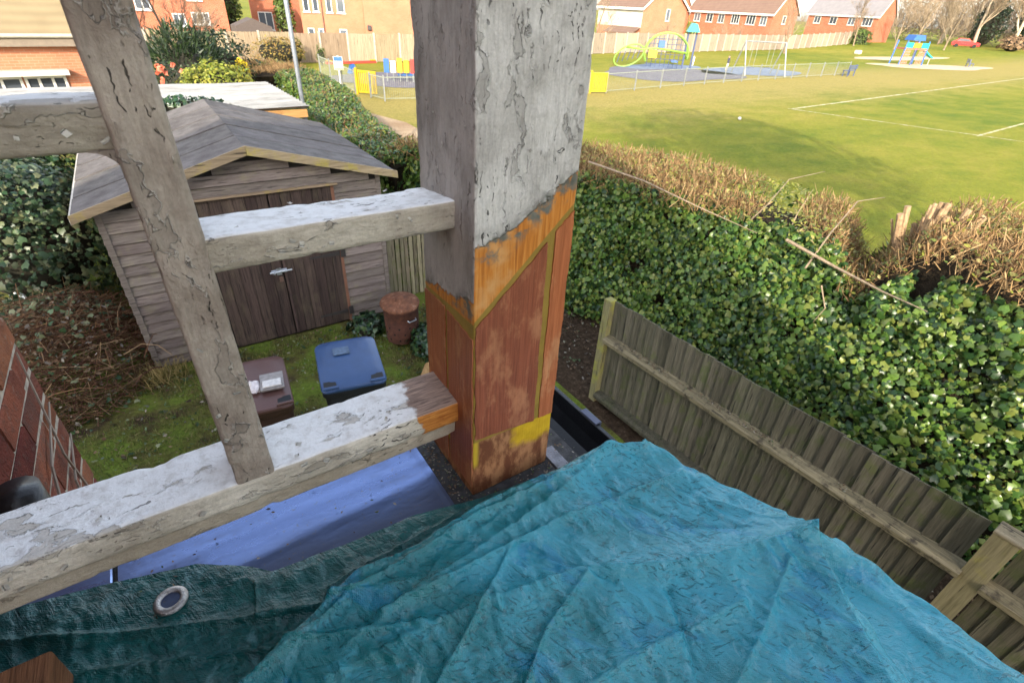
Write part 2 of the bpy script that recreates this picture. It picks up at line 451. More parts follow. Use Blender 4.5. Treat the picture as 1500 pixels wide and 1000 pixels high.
def brickwork(name, c1, c2, mortar, su=1.0):
    n = NT(name); n.obj()
    geo = n.node("ShaderNodeNewGeometry"); ns = n.sep(geo.outputs['Normal']); rw = n.sep(n.raw)
    u = n.m('ADD', rw[0], rw[1])
    vec = n.node("ShaderNodeCombineXYZ", {0: u, 1: rw[2], 2: 0.0}).outputs[0]
    br = n.node("ShaderNodeTexBrick", {'Vector': vec, 'Color1': c1, 'Color2': c2, 'Mortar': mortar, 'Scale': 1.0 / su, 'Mortar Size': 0.006, 'Brick Width': 0.225, 'Row Height': 0.075, 'Bias': 0.1})
    c = n.mix(0.5, br.outputs['Color'], n.ramp(n.noise(scale=0.9, detail=5), [(0.3, 0.75), (0.7, 1.2)]), 'MULTIPLY')
    return n.fin(c, 0.9, n.bump(br.outputs['Fac'], -0.3, 0.01), spec=0.2)
m_bw = brickwork("house_brickwork", (0.22, 0.07, 0.045, 1), (0.30, 0.10, 0.06, 1), (0.3, 0.25, 0.2, 1))
n = NT("roof_tiles"); tile = n.node("ShaderNodeTexWave", {'Vector': n.obj(), 'Scale': 1.6, 'Distortion': 1.0}, bands_direction='Z').outputs['Fac']
m_tile = n.fin(n.mix(1.0, n.mix(n.noise(scale=2, detail=5), (0.10, 0.07, 0.06, 1), (0.19, 0.14, 0.115, 1)), n.ramp(tile, [(0, 0.6), (1, 1.1)]), 'MULTIPLY'), 0.9)

# near brick wall on the left, built brick by brick where it is in view
wall = empty("brick_wall", (-0.394, 1.1, 2.3), 0, "old red brick wall end in weathered mortar at the left edge of the view", "brick wall")
b = MB(); b.box(-0.62, -0.3952, 0.74, 1.4415, 0.0, 4.9); o = b.build("mortar_core", m_mortar, wall); o.matrix_parent_inverse = Matrix.Translation(-wall.location)
bm_ = MB(); bm_.box(-0.2, 0.012, -0.1075, 0.1075, -0.0325, 0.0325, ch=0.003); full = bm_.mesh("brick"); full.materials.append(m_brick)
bm_ = MB(); bm_.box(-0.2, 0.012, -0.05125, 0.05125, -0.0325, 0.0325, ch=0.003); half = bm_.mesh("half_brick"); half.materials.append(m_brick)
zc = 2.28; row = 0
def put_brick(me, yc, z_):
    o = link("brick", me, None, wall); o.location = Vector((-0.405 + random.uniform(-0.002, 0.003), yc, z_)) - wall.location
    o.rotation_euler = (random.uniform(-0.006, 0.006), random.uniform(-0.004, 0.004), random.uniform(-0.008, 0.008))
while zc < 4.2:
    y_ = 1.444
    if row % 2: put_brick(half, y_ - 0.05125, zc); y_ -= 0.1125
    while y_ > 0.78:
        put_brick(full, y_ - 0.1075, zc); y_ -= 0.225
    zc += 0.075; row += 1
# bay under the flat roof, main body and roof of the house behind the camera
house = empty("brick_house", (-4, -5, 0), 0, "brick house the view is taken from, behind the bay", "house")
def part(b, name, mat, parent):
    o = b.build(name, mat); o.parent = parent; o.matrix_parent_inverse = parent.matrix_basis.inverted() if parent.rotation_euler.z or True else Matrix.Identity(4); return o
b = MB(); b.box(-0.39, 0.50, -1.0, 0.70, 0.0, 3.098); part(b, "bay_wall", m_bw, house)
b = MB(); b.box(-11.0, -0.66, -7.0, -1.02, 0.0, 4.45); part(b, "main_wall", m_bw, house)
b = MB(); b.box(-5.0, -0.64, -1.018, 1.42, 0.0, 5.0); part(b, "wing_wall", m_bw, house)
b = MB(); b.add([(-11.3, -7.3, 4.455), (-0.4, -7.3, 4.455), (-0.4, -0.98, 4.455), (-11.3, -0.98, 4.455), (-8.0, -4.0, 10.0), (-3.6, -4.0, 10.0)], [[3, 2, 1, 0], [0, 1, 5, 4], [2, 3, 4, 5], [1, 2, 5], [3, 0, 4]]); part(b, "roof", m_tile, house)  # unseen roof: eaves, hips and ridge shaped for the shade they cast
b = MB(); b.prism([(-5.2, 5.005), (-0.60, 5.005), (-2.9, 6.6)], 'y', -1.0, 1.6); part(b, "wing_roof", m_tile, house)
# black pipe on the near wall
dp = empty("downpipe", (-0.345, 0.90, 0.0), 0, "black downpipe against the brick wall at the left edge", "downpipe")
b = MB(); b.tube([(0, 0, 0.02), (0, 0, 3.2), (0.0, 0.0, 3.30)], 0.034, 16); b.build("pipe", plain("pipe_black", (0.012, 0.012, 0.014, 1), 0.35), dp, True)
b = MB(); b.lathe([(0.035, 0), (0.042, 0.004), (0.042, 0.05), (0.035, 0.055)], 16, (0, 0, 3.0)); b.build("collar", plain("pipe_collar", (0.012, 0.012, 0.014, 1), 0.4), dp, True)
# ================================================================== buildings beyond the gardens and the field
m_orange = brickwork("orange_brick", (0.37, 0.135, 0.072, 1), (0.42, 0.16, 0.088, 1), (0.36, 0.23, 0.16, 1))
m_redbr = brickwork("red_brick", (0.33, 0.09, 0.045, 1), (0.39, 0.115, 0.058, 1), (0.34, 0.22, 0.16, 1))
m_white = plain("white_paint", (0.56, 0.55, 0.53, 1), 0.5, 0.06, 4, 0.05)
m_cream = plain("cream_render", (0.46, 0.43, 0.37, 1), 0.9, 0.1, 2, 0.1)
n = NT("window_glass"); m_glass = n.fin(n.mix(n.rand if n.obj() else 0.5, (0.03, 0.035, 0.045, 1), (0.12, 0.14, 0.17, 1)), 0.06, spec=0.8)
def tiles(name, a, b_):
    n = NT(name); z = n.node("ShaderNodeTexWave", {'Vector': n.obj(), 'Scale': 1.4, 'Distortion': 0.4}, bands_direction='Z').outputs['Fac']
    return n.fin(n.mix(0.8, n.mix(n.noise(scale=1.6, detail=6), a, b_), n.ramp(z, [(0, 0.85), (1, 1.05)]), 'MULTIPLY'), 0.9, n.bump(z, 0.3, 0.02))
m_tbrown = tiles("brown_tiles", (0.13, 0.08, 0.058, 1), (0.21, 0.13, 0.095, 1)); m_tgrey = tiles("grey_tiles", (0.16, 0.15, 0.155, 1), (0.25, 0.23, 0.23, 1))
m_tpale = tiles("pale_tiles", (0.165, 0.125, 0.07, 1), (0.25, 0.195, 0.11, 1))
m_fascia = plain("fascia_white", (0.55, 0.53, 0.50, 1), 0.5, 0.05, 3, 0.0)

def window(parent, face, s, z, w_, h_, L, D, cols=2, rows=1, fm=None, sill=True):
    """face: f front (y=0, facing -y), l left side (x=0), r right side (x=L)"""
    fr = MB(); t = 0.07
    def bx(mb, a0, a1, z0, z1, o0, o1):
        if face == 'f': mb.box(a0, a1, -o1, -o0, z0, z1)
        elif face == 'l': mb.box(-o1, -o0, a0, a1, z0, z1)
        else: mb.box(L + o0, L + o1, a0, a1, z0, z1)
    bx(fr, s, s + t, z, z + h_, 0.003, 0.06); bx(fr, s + w_ - t, s + w_, z, z + h_, 0.003, 0.06)
    bx(fr, s + t, s + w_ - t, z, z + t, 0.003, 0.06); bx(fr, s + t, s + w_ - t, z + h_ - t, z + h_, 0.003, 0.06)
    for c in range(1, cols): a = s + w_ * c / cols; bx(fr, a - t / 2, a + t / 2, z + t, z + h_ - t, 0.003, 0.055)
    for r in range(1, rows): a = z + h_ * r / rows; bx(fr, s + t, s + w_ - t, a - t / 2, a + t / 2, 0.003, 0.05)
    wo = fr.build("window", fm or m_white, parent)
    pn = MB(); bx(pn, s + t * 0.5, s + w_ - t * 0.5, z + t * 0.5, z + h_ - t * 0.5, 0.004, 0.025); pn.build("pane", m_glass, wo)
    if sill:
        sl = MB(); bx(sl, s - 0.06, s + w_ + 0.06, z - 0.08, z - 0.003, 0.003, 0.11); sl.build("sill", m_white, wo)
    return wo

def house_block(label, loc, rz, L, D, eave, ridge, wallm, roofm, wins, along='x', base=0.0, oh=0.35, upper=None, name="house", chimney=None, fasc=None):
    h = empty(name, (loc[0], loc[1], base), rz, label, "house", None)
    b = MB(); b.box(0, L, 0, D, -0.8, eave)
    if along == 'x': b.prism([(0, eave), (D, eave), (D / 2, ridge)], 'x', 0.001, L - 0.001)
    else: b.prism([(0, eave), (L, eave), (L / 2, ridge)], 'y', 0.001, D - 0.001)
    b.build("wall", wallm, h)
    if upper:
        z0, m_ = upper; b = MB(); b.box(-0.03, L + 0.03, -0.03, D * 0.5, z0, eave - 0.01); b.build("upper_wall", m_, h)
    t = 0.16; r = MB(); k = (ridge - eave)
    if along == 'x':
        sl = k / (D / 2); e = eave - oh * sl
        r.prism([(-oh, e + 0.02), (D / 2, ridge + 0.02), (D / 2, ridge + t + 0.02), (-oh, e + t)], 'x', -oh, L + oh)
        r.prism([(D + oh, e + 0.02), (D + oh, e + t), (D / 2 + 0.001, ridge + t + 0.02), (D / 2 + 0.001, ridge + 0.02)], 'x', -oh, L + oh)
    else:
        sl = k / (L / 2); e = eave - oh * sl
        r.prism([(-oh, e + 0.02), (L / 2, ridge + 0.02), (L / 2, ridge + t + 0.02), (-oh, e + t)], 'y', -oh, D + oh)
        r.prism([(L + oh, e + 0.02), (L + oh, e + t), (L / 2 + 0.001, ridge + t + 0.02), (L / 2 + 0.001, ridge + 0.02)], 'y', -oh, D + oh)
    ro = r.build("roof", roofm, h)
    f = MB()
    if along == 'x':
        f.box(-oh, L + oh, -oh - 0.03, -oh - 0.002, e - 0.14, e + t * 0.8)
        for xx in (-oh - 0.032, L + oh + 0.002):
            f.prism([(-oh, e - 0.12), (-oh, e + t), (D / 2, ridge + t + 0.03), (D + oh, e + t), (D + oh, e - 0.12), (D / 2, ridge - 0.12)], 'x', xx, xx + 0.03)
    else:
        f.prism([(-oh, e - 0.12), (-oh, e + t), (L / 2, ridge + t + 0.03), (L + oh, e + t), (L + oh, e - 0.12), (L / 2, ridge - 0.12)], 'y', -oh - 0.032, -oh - 0.002)
    f.build("fascia", fasc or m_fascia, ro)
    if chimney:
        c = MB(); c.box(chimney - 0.35, chimney + 0.35, D / 2 - 0.3, D / 2 + 0.3, ridge - 0.4, ridge + 1.1); c.build("chimney", wallm, ro)
    for w_ in wins: window(h, *w_[:5], L, D, *w_[5:])
    return h

# two-storey house beyond the left-hand fence: windows left, blank wall right
rzA = math.atan2(-1.4, 4.9)
hA = house_block("orange brick house with white windows and a blank end wall, behind the pale board fence", (12.3, 48.7), rzA, 6.2, 7, 5.2, 7.6, m_orange, m_tbrown,
    [('f', 0.25, 2.85, 0.45, 1.25, 1, 1), ('f', 0.95, 2.85, 0.45, 1.25, 1, 1), ('f', 1.95, 2.85, 0.45, 1.25, 1, 1), ('f', 2.75, 2.85, 0.6, 1.25, 1, 1),
     ('f', 0.35, 0.9, 0.5, 0.85, 1, 1), ('f', 1.15, 0.9, 0.4, 0.85, 1, 1), ('f', 2.75, 0.4, 0.6, 1.35, 1, 1)], base=-0.1)
b = MB(); b.box(4.75, 12.5, -0.35, 6.5, -0.8, 7.4); b.build("end_wall", m_orange, hA)
b = MB(); b.tube([(1.62, -0.06, -0.5), (1.62, -0.06, 5.0)], 0.045, 8); b.build("drainpipe", plain("drain_brown", (0.12, 0.06, 0.04, 1), 0.5), hA)
b = MB(); b.box(4.95, 5.25, -0.55, -0.36, 1.75, 2.1, ch=0.03); b.build("wall_lamp", plain("lamp_dark", (0.05, 0.04, 0.04, 1)), hA)
house_block("distant orange brick house with a white patio door, left of the grey pole", (10.75, 60.2), math.atan2(-0.4, 2.3), 7, 7, 5.2, 7.6, m_redbr, m_tbrown,
    [('f', 0.55, 0.75, 1.25, 1.45, 2, 1), ('f', 0.5, 3.2, 0.8, 1.1, 2, 1)], base=0.1)
hC = house_block("red brick house with white windows above the dark evergreen shrubs", (0.8, 47.5), math.atan2(-0.4, 5.0), 6.0, 7, 5.2, 7.8, m_redbr, m_tbrown,
    [('f', 0.6, 2.75, 0.9, 1.2, 2, 1), ('f', 2.6, 1.85, 0.75, 0.75, 2, 1), ('f', 3.75, 2.0, 1.1, 0.7, 3, 1), ('f', 3.7, 3.4, 0.9, 1.0, 2, 1)], base=-0.2)
b = MB(); b.prism([(0, 1.5), (-1.6, 1.05), (-1.6, 1.15), (0, 1.62)], 'x', 3.4, 6.2); b.build("lean_to_roof", m_tbrown, hC)
b = MB(); b.box(3.5, 6.1, -1.5, -0.002, -0.8, 1.08); b.build("lean_to_wall", m_cream, hC)
# bungalow in the next garden
rzD = math.atan2(0.45, 3.0)
hD = house_block("bungalow with pale sunlit roof and orange brick wall at the top left corner", (-8.0, 21.3), rzD, 8.2, 7, 2.78, 7.2, m_orange, m_tpale,
    [('f', 4.35, 1.0, 0.95, 0.55, 2, 1), ('f', 5.35, 1.0, 1.0, 0.55, 3, 1)], base=-0.0, oh=0.25, fasc=plain("eaves_brown", (0.20, 0.16, 0.12, 1)))
b = MB(); b.tube([(-0.2, -0.33, 2.60), (8.5, -0.33, 2.60)], 0.055, 8); b.build("gutter", plain("gutter_pale", (0.36, 0.33, 0.28, 1), 0.5), hD)
b = MB(); b.box(4.2, 6.45, -0.42, -0.07, 1.58, 1.72); b.build("canopy", m_cream, hD)

# houses along the far side of the field
h1 = house_block("house with white upper storey and orange brick gable end behind the climbing frame", (55.6, 63.0), -math.pi / 2, 8.3, 8.0, 4.7, 7.6, m_orange, m_tbrown,
    [('f', 1.0, 2.9, 1.1, 1.1, 2, 1), ('f', 3.6, 2.9, 1.3, 1.1, 2, 1), ('f', 6.4, 2.9, 1.0, 1.1, 2, 1), ('f', 1.2, 0.2, 1.1, 1.2, 2, 1), ('f', 3.9, 0.2, 1.5, 1.2, 3, 1), ('r', 4.2, 3.3, 0.7, 1.3, 1, 1)], base=-0.3)
b = MB(); b.box(-0.02, 8.32, -0.035, -0.002, 2.45, 4.5); b.build("white_cladding", m_cream, h1)
b = MB(); b.prism([(0, 2.35), (-1.5, 1.75), (-1.5, 1.85), (0, 2.5)], 'x', 3.0, 8.2); b.build("porch_roof", m_tbrown, h1)
b = MB(); b.box(5.6, 7.6, -1.4, -0.002, -0.8, 1.78); b.build("porch", m_orange, h1)
house_block("terrace of red brick houses with brown roof and white windows behind the long fence", (83.5, 70.9), -math.pi / 2, 15.9, 6.3, 4.85, 8.0, m_redbr, m_tbrown,
    [('f', 1.0, 3.1, 1.3, 1.2, 2, 1), ('f', 3.6, 3.1, 1.3, 1.2, 2, 1), ('f', 6.0, 3.1, 1.2, 1.2, 2, 1), ('f', 8.6, 3.1, 1.5, 1.3, 3, 1), ('f', 11.4, 3.1, 1.6, 1.3, 3, 1), ('f', 13.9, 3.1, 1.1, 1.2, 2, 1),
     ('f', 9.3, 0.4, 1.6, 1.2, 3, 1), ('f', 12.4, 0.4, 2.0, 1.3, 3, 1), ('r', 2.6, 3.4, 0.8, 1.1, 1, 1)], base=-0.2)
house_block("red brick house with grey roof behind bare trees, rightmost of the far row", (117.4, 69.5), -math.pi / 2, 13.6, 6.0, 5.0, 8.2, m_redbr, m_tgrey,
    [('f', 1.4, 3.2, 1.3, 1.2, 2, 1), ('f', 4.6, 3.2, 1.4, 1.2, 2, 1), ('f', 8.2, 3.2, 1.3, 1.2, 2, 1), ('f', 10.9, 3.2, 1.8, 1.3, 3, 1), ('f', 9.5, 0.4, 1.8, 1.3, 3, 1)], base=0.25)
house_block("grey roofed house between the gable end and the red terrace", (78.0, 79.5), -math.pi / 2, 8.0, 6, 4.9, 8.4, m_redbr, m_tgrey, [('f', 5.2, 3.0, 1.4, 1.2, 2, 1)], base=-0.1)

# ================================================================== board fences far off
m_fpale = wood("pale_fence_board", (0.20, 0.145, 0.09, 1), (0.35, 0.275, 0.185, 1), 'z', 14, 0.9, None, 0, 0.2, 0.3)
m_fgrey = wood("grey_fence_board", (0.22, 0.175, 0.125, 1), (0.35, 0.29, 0.22, 1), 'z', 14, 0.9, None, 0, 0.2, 0.3)
m_conc = plain("concrete_post", (0.38, 0.34, 0.27, 1), 0.9, 0.15, 6)
def fence_line(name, label, pts, h, pw, mat, pm, group=None):
    f = empty(name, (pts[0][0], pts[0][1], 0), 0, label, "fence", group)
    pb = MB()
    k = 13
    for i in range(k):
        x0 = pw * i / k; pb.prism([(x0, 0.0), (x0 + pw / k + 0.012, 0.012), (x0 + pw / k + 0.012, 0.02), (x0, 0.022)], 'z', 0.06, h - random.uniform(0.0, 0.03))
    pmesh = pb.mesh("panel"); pmesh.materials.append(mat)
    qb = MB(); qb.box(-0.06, 0.06, -0.06, 0.06, -0.1, h + 0.06, ch=0.015); qm = qb.mesh("post"); qm.materials.append(pm)
    base = Vector((pts[0][0], pts[0][1], 0))
    for a, b in zip(pts[:-1], pts[1:]):
        a = Vector((a[0], a[1], 0)); b = Vector((b[0], b[1], 0)); d = b - a; nseg = max(1, round(d.length / (pw + 0.1))); stp = d / nseg; rz = math.atan2(d.y, d.x)
        for i in range(nseg):
            p = a + stp * i; zz = float(rise(np.array(p.x), np.array(p.y))) + random.uniform(-0.03, 0.03)
            o = link("post", qm, None, f, (p - base) + Vector((0, 0, zz)), (0, 0, rz))
            o = link("panel", pmesh, None, f, (p - base) + d.normalized() * 0.07 + Vector((0, 0, zz)), (0, 0, rz), (stp.length / (pw + 0.1), 1, 1))
    return f
fence_line("board_fence", "long pale board fence in front of the orange brick house, left of the post", [(-3, 41.5), (5.5, 40.4), (30, 40.0)], 1.78, 1.83, m_fpale, m_conc)
fence_line("board_fence", "tall pale board fence behind the climbing frame and swings", [(31, 44.5), (44, 46.6), (56.5, 48.0), (84.5, 52.0), (112, 55.0)], 1.9, 1.83, m_fgrey, m_conc)
b = MB(); b.prism([(0, 0), (2.2, 0), (2.2, 2.0), (1.1, 2.45), (0, 2.0)], 'y', 0, 1.9); o = b.build("garden_shed", plain("dark_shed", (0.09, 0.07, 0.06, 1), 0.9)); o.location = (6.3, 41.4, 0); tag(o, "small dark garden shed behind the pale board fence", "shed")

# ================================================================== trees
m_bark = plain("bare_bark", (0.24, 0.18, 0.12, 1), 0.9, 0.3, 3, 0.5, 0, 0.2, 0.05)
m_barkp = plain("pale_bark", (0.42, 0.34, 0.24, 1), 0.9, 0.3, 2, 0.5, 0, 0.2, 0.05)
m_twig = plain("twig_brown", (0.27, 0.20, 0.13, 1), 0.9, 0.3, 2, 0.2); m_twigy = plain("twig_olive", (0.30, 0.26, 0.10, 1), 0.9, 0.3, 2, 0.2)
def bare_tree_mesh(h, spread, seed, levels=5, trunk_r=0.16, lean=0.0, first=0.28):
    r = random.Random(seed); tr = MB(); tw = MB()
    def grow(p, d, ln, rad, lv):
        pts = [p]; rs = [rad]; q = p.copy(); dd = d.copy(); k = 4 if lv < 2 else 2
        for i in range(k):
            dd = (dd + Vector((r.uniform(-1, 1), r.uniform(-1, 1), r.uniform(-0.3, 0.7))) * (0.10 + 0.05 * lv)).normalized()
            q = q + dd * (ln / k); pts.append(q.copy()); rs.append(rad * (1 - 0.45 * (i + 1) / k))
        (tr if lv < 2 else tw).tube(pts, rs, 6 if lv < 2 else 3, cap=False)
        if lv >= levels: return
        nb = r.randint(3, 4) if lv < 3 else r.randint(3, 5)
        for j in range(nb):
            t = r.uniform(first if lv == 0 else 0.25, 1.0); idx = min(int(t * k), k - 1); b = pts[idx].lerp(pts[idx + 1], t * k - idx)
            az = r.uniform(0, 2 * math.pi); a = Vector((math.cos(az), math.sin(az), r.uniform(0.0, 0.7))) * spread + dd * 0.9
            grow(b, a.normalized(), ln * r.uniform(0.5, 0.72), max(rs[idx] * 0.55, 0.008), lv + 1)
        grow(pts[-1], dd, ln * 0.6, rs[-1], lv + 1)
    grow(Vector((0, 0, -0.1)), Vector((lean, 0, 1)).normalized(), h * 0.42, trunk_r, 0)
    return tr.mesh("trunk", True), tw.mesh("crown", False)
def place_tree(ms, label, loc, rz, sc, bark, twig, name="bare_tree", group="bare trees"):
    t = empty(name, loc, rz, label, "tree", group); t.scale = (sc, sc, sc)
    a = link("trunk", ms[0], bark, t); c = link("crown", ms[1], twig, t)
    if len(ms) > 2: pass
    return t
TA = bare_tree_mesh(9, 0.9, 3, 5, 0.16); TB = bare_tree_mesh(9, 0.7, 11, 5, 0.14, 0.12); TC = bare_tree_mesh(12, 0.6, 23, 5, 0.30, -0.05, 0.4)
TD = bare_tree_mesh(5, 1.0, 31, 4, 0.08)
for tm in (TA, TB, TD): tm[0].materials.append(m_bark); tm[1].materials.append(m_twig)
TC[0].materials.append(m_barkp); TC[1].materials.append(m_twig)
rz_ = lambda x, y: float(rise(np.array(float(x)), np.array(float(y))))
for ms, label, x, y, rt, sc in (
    (TA, "bare tree with spreading twigs beside the terrace gable, right of the swings", 74.5, 46.0, 0.4, 0.8),
    (TB, "slim pale bare tree in front of the grey-roofed house", 104, 52.0, 2.0, 0.95),
    (TD, "low bare shrub-like tree against the orange gable end", 57.5, 52.2, 1.0, 0.8),
    (TB, "bare tree left of the red pyramid-like climbing tower top", 104, 45.5, 0.6, 0.95),
    (TA, "bare tree with olive twigs just right of the climbing tower", 112, 41.5, 1.7, 0.9),
    (TC, "tall pale trunk leaning right near the red car", 132, 44.5, 0.3, 1.15),
    (TC, "tall pale bare trunk right of the red car", 134, 39.5, 2.2, 1.2),
    (TC, "tall bare tree at the far right edge of the field", 137, 35.5, 4.0, 1.2),
    (TC, "bare tree deep in the wood behind the red car", 145, 50.0, 5.1, 1.25),
    (TC, "bare woodland tree second from the right edge of the field", 150, 44.0, 1.2, 1.3),
    (TC, "bare woodland tree between the red car and the dark holly", 148, 56.0, 2.9, 1.2),
    (TA, "low spreading bare tree in front of the wood, above the red car", 139, 53.0, 0.9, 1.4),
    (TA, "spreading bare tree behind the climbing tower", 118, 48.5, 3.3, 1.25),
    (TA, "bare brown tree beside the post, in front of the white-clad house", 41.5, 47.2, 2.6, 0.75),
    (TA, "bare dark branches in front of the red brick house, top left", 1.9, 27.5, 0.2, 0.62),
    (TD, "leafless reddish shrub hanging over the far fence behind the swings", 67.5, 51.6, 0.2, 0.85),
    (TD, "second leafless shrub over the far fence, nearer the terrace", 72.0, 51.9, 2.2, 0.75),
):
    place_tree(ms, label, (x, y, rz_(x, y)), rt, sc, None, None)
# the wood beyond the right-hand end of the field reads as one mass
rw = np.random.default_rng(9); N = 5200
Pw = np.stack([rw.uniform(150, 185, N), rw.uniform(24, 78, N), 0.9 + rw.gamma(2.0, 2.6, N)], 1)
dirs = rw.normal(0, 1, (N, 3)) * np.array((0.6, 0.6, 0.5)) + np.array((0, 0, 0.8))
o = scatter("far_wood", STICK, STICKF, Pw, frames(dirs, None, 0.0), np.stack([rw.uniform(0.05, 0.16, N)] * 2 + [rw.uniform(1.5, 5.0, N)], 1), m_twig); tag(o, "brown mass of bare woodland behind the far right end of the field", "woodland", kind="stuff")
b = MB(); b.box(188, 190, 10, 90, 0, 11); 
# shrubs -------------------------------------------------------------
m_dkev = leafmat("dark_evergreen", [(0.012, 0.026, 0.010, 1), (0.02, 0.04, 0.012, 1), (0.035, 0.06, 0.016, 1), (0.015, 0.03, 0.014, 1)], 0.5, 0.15)
m_ygrn = leafmat("yellow_green_shrub", [(0.16, 0.20, 0.02, 1), (0.26, 0.27, 0.03, 1), (0.10, 0.15, 0.02, 1), (0.33, 0.31, 0.05, 1)], 0.5, 0.25)
m_mgrn = leafmat("mid_green_shrub", [(0.05, 0.09, 0.015, 1), (0.08, 0.13, 0.02, 1), (0.12, 0.16, 0.03, 1)], 0.5, 0.2)
m_core = plain("shrub_core", (0.02, 0.018, 0.01, 1), 0.95, 0.2, 5)
def lump_dirs(N, r_):
    d = r_.normal(0, 1, (N, 3)); d /= np.linalg.norm(d, axis=1, keepdims=True); return d
def bush(label, c, rad, leaf, N, mat, seed, name="shrub", cat="shrub", T=OVL, TF=OVLF, group=None, flat=False):
    r_ = np.random.default_rng(seed); root = empty(name, (c[0], c[1], 0 if not flat else c[2] - rad[2]), 0, label, cat, group)
    d = lump_dirs(N, r_); d[:, 2] = np.where(d[:, 2] < -0.5, -d[:, 2], d[:, 2])
    lump = 1 + 0.28 * fbm(d * 2.2 + seed, 3, seed); rr = lump * r_.uniform(0.72, 1.03, N) ** 0.8
    P = d * rr[:, None] * np.array(rad) + np.array((0, 0, c[2] - root.location.z))
    scatter("foliage", T, TF, P, frames(d + np.array((0, 0, 0.3)), None, 0.55), np.clip(r_.lognormal(-0.05, 0.35, N), 0.4, 2.0) * leaf, mat, root)["kind"] = "stuff"
    b = MB(); zb = c[2] - root.location.z
    for k in range(7):
        az = k * 0.9 + seed; e = Vector((math.cos(az) * rad[0] * 0.6, math.sin(az) * rad[1] * 0.6, zb + rad[2] * 0.35))
        b.tube([(0, 0, 0), e * 0.5 + Vector((0, 0, 0.1)), e], [0.03, 0.02, 0.008], 5)
    b.build("stems", m_core, root)
    u = MB(); V = []; 
    for i in range(7):
        for j in range(12):
            ph = math.pi * (i / 6) - math.pi / 2; th = 2 * math.pi * j / 12
            V.append((math.cos(ph) * math.cos(th) * rad[0] * 0.68, math.cos(ph) * math.sin(th) * rad[1] * 0.68, zb + math.sin(ph) * rad[2] * 0.68))
    F = [[i * 12 + j, i * 12 + (j + 1) % 12, (i + 1) * 12 + (j + 1) % 12, (i + 1) * 12 + j] for i in range(6) for j in range(12)]
    link("inner_growth", mesh_np("inner_growth", V, F, True), m_core, root)
    return root
bush("dark feathery evergreen shrub below the red brick house", (1.35, 19.5, 1.5), (1.15, 1.2, 1.5), 0.11, 3200, m_dkev, 1, T=BLADE * np.array((0.35, 0.3, 1.5)), TF=BLADEF)
bush("dark evergreen shrub behind the yellow-green one", (2.5, 23.5, 1.35), (1.5, 1.1, 1.4), 0.11, 2600, m_dkev, 2)
bush("bright yellow-green shrub beyond the corrugated roof", (1.72, 15.9, 1.62), (0.95, 0.75, 0.95), 0.075, 3000, m_ygrn, 3)
bush("small yellow flowering shrub by the hedge end", (3.05, 20.5, 1.6), (0.25, 0.25, 0.55), 0.06, 420, leafmat("yellow_flower", [(0.75, 0.52, 0.01, 1), (0.85, 0.65, 0.03, 1)], 0.6, 0.2), 4)
bush("orange-brown conifer in front of the pale fence", (8.0, 38.8, 0.8), (1.6, 0.6, 0.9), 0.10, 1300, leafmat("rusty_conifer", [(0.25, 0.14, 0.03, 1), (0.30, 0.22, 0.05, 1), (0.16, 0.13, 0.03, 1)], 0.6, 0.1), 5)
bush("tall green ivy-clad tree between the two far brick houses", (8.3, 57, 2.9), (1.1, 1.1, 2.8), 0.22, 1800, m_mgrn, 6, "ivy_clad_tree", "tree")
bush("dark green tree beside the orange house wall, behind the grey pole", (11.9, 52.5, 2.3), (0.8, 0.8, 2.3), 0.2, 1300, m_mgrn, 7, "evergreen_tree", "tree")
bush("small round shrub against the pale fence", (10.7, 38.9, 0.55), (0.35, 0.35, 0.6), 0.07, 380, m_mgrn, 8)
bush("taller yellowish shrub against the pale fence behind the pole", (9.3, 39.2, 0.75), (0.5, 0.4, 0.85), 0.09, 520, leafmat("olive_shrub", [(0.15, 0.13, 0.02, 1), (0.22, 0.20, 0.03, 1)], 0.6, 0.2), 9)
bush("round green bush beside the grey-roofed house", (109, 53.8, 1.4), (2.6, 1.5, 1.9), 0.24, 1500, m_mgrn, 10)
bush("green bush behind the fence right of the gable", (74.0, 62, 1.6), (1.0, 1.0, 1.5), 0.2, 600, m_ygrn, 13)
bush("dark holly tree in the wood at the right", (141, 46.5, 4.4), (2.8, 2.8, 4.8), 0.35, 2200, m_dkev, 11, "evergreen_tree", "tree")
bush("dark ivy-covered tree at the right edge of the wood", (146, 40.5, 5.0), (3.2, 3.2, 5.5), 0.38, 2600, m_dkev, 12, "evergreen_tree", "tree")
bush("brown bramble clump at the right end of the field edge", (128, 37.5, 1.9), (3.0, 2.2, 1.4), 0.3, 900, leafmat("bramble_brown", [(0.20, 0.12, 0.06, 1), (0.14, 0.08, 0.045, 1), (0.26, 0.17, 0.09, 1)], 0.8, 0.05), 14, "bramble", "bramble")
# camellia flowers near the baluster
fl = empty("flowering_camellia", (0.72, 17.2, 0), 0, "camellia with salmon-red flowers beside the dark evergreen", "shrub")
r_ = np.random.default_rng(3); P = np.stack([r_.normal(-0.05, 0.13, 16), r_.normal(-0.25, 0.1, 16), r_.uniform(1.75, 2.35, 16)], 1)
scatter("blooms", IVY * np.array((1, 1, 2)), IVYF, np.repeat(P, 4, 0), frames(np.tile((0.1, -1, 0.3), (64, 1)), None, 0.5), np.full(64, 0.11), leafmat("salmon_bloom", [(0.75, 0.16, 0.09, 1), (0.85, 0.24, 0.14, 1)], 0.6, 0.2), fl)
P = np.stack([r_.normal(0, 0.22, 500), r_.normal(0, 0.22, 500), r_.uniform(0.3, 2.4, 500)], 1)
scatter("foliage", OVL, OVLF, P, frames(r_.normal(0, 1, (500, 3)), None, 0), r_.uniform(0.06, 0.11, 500), m_dkev, fl)["kind"] = "stuff"
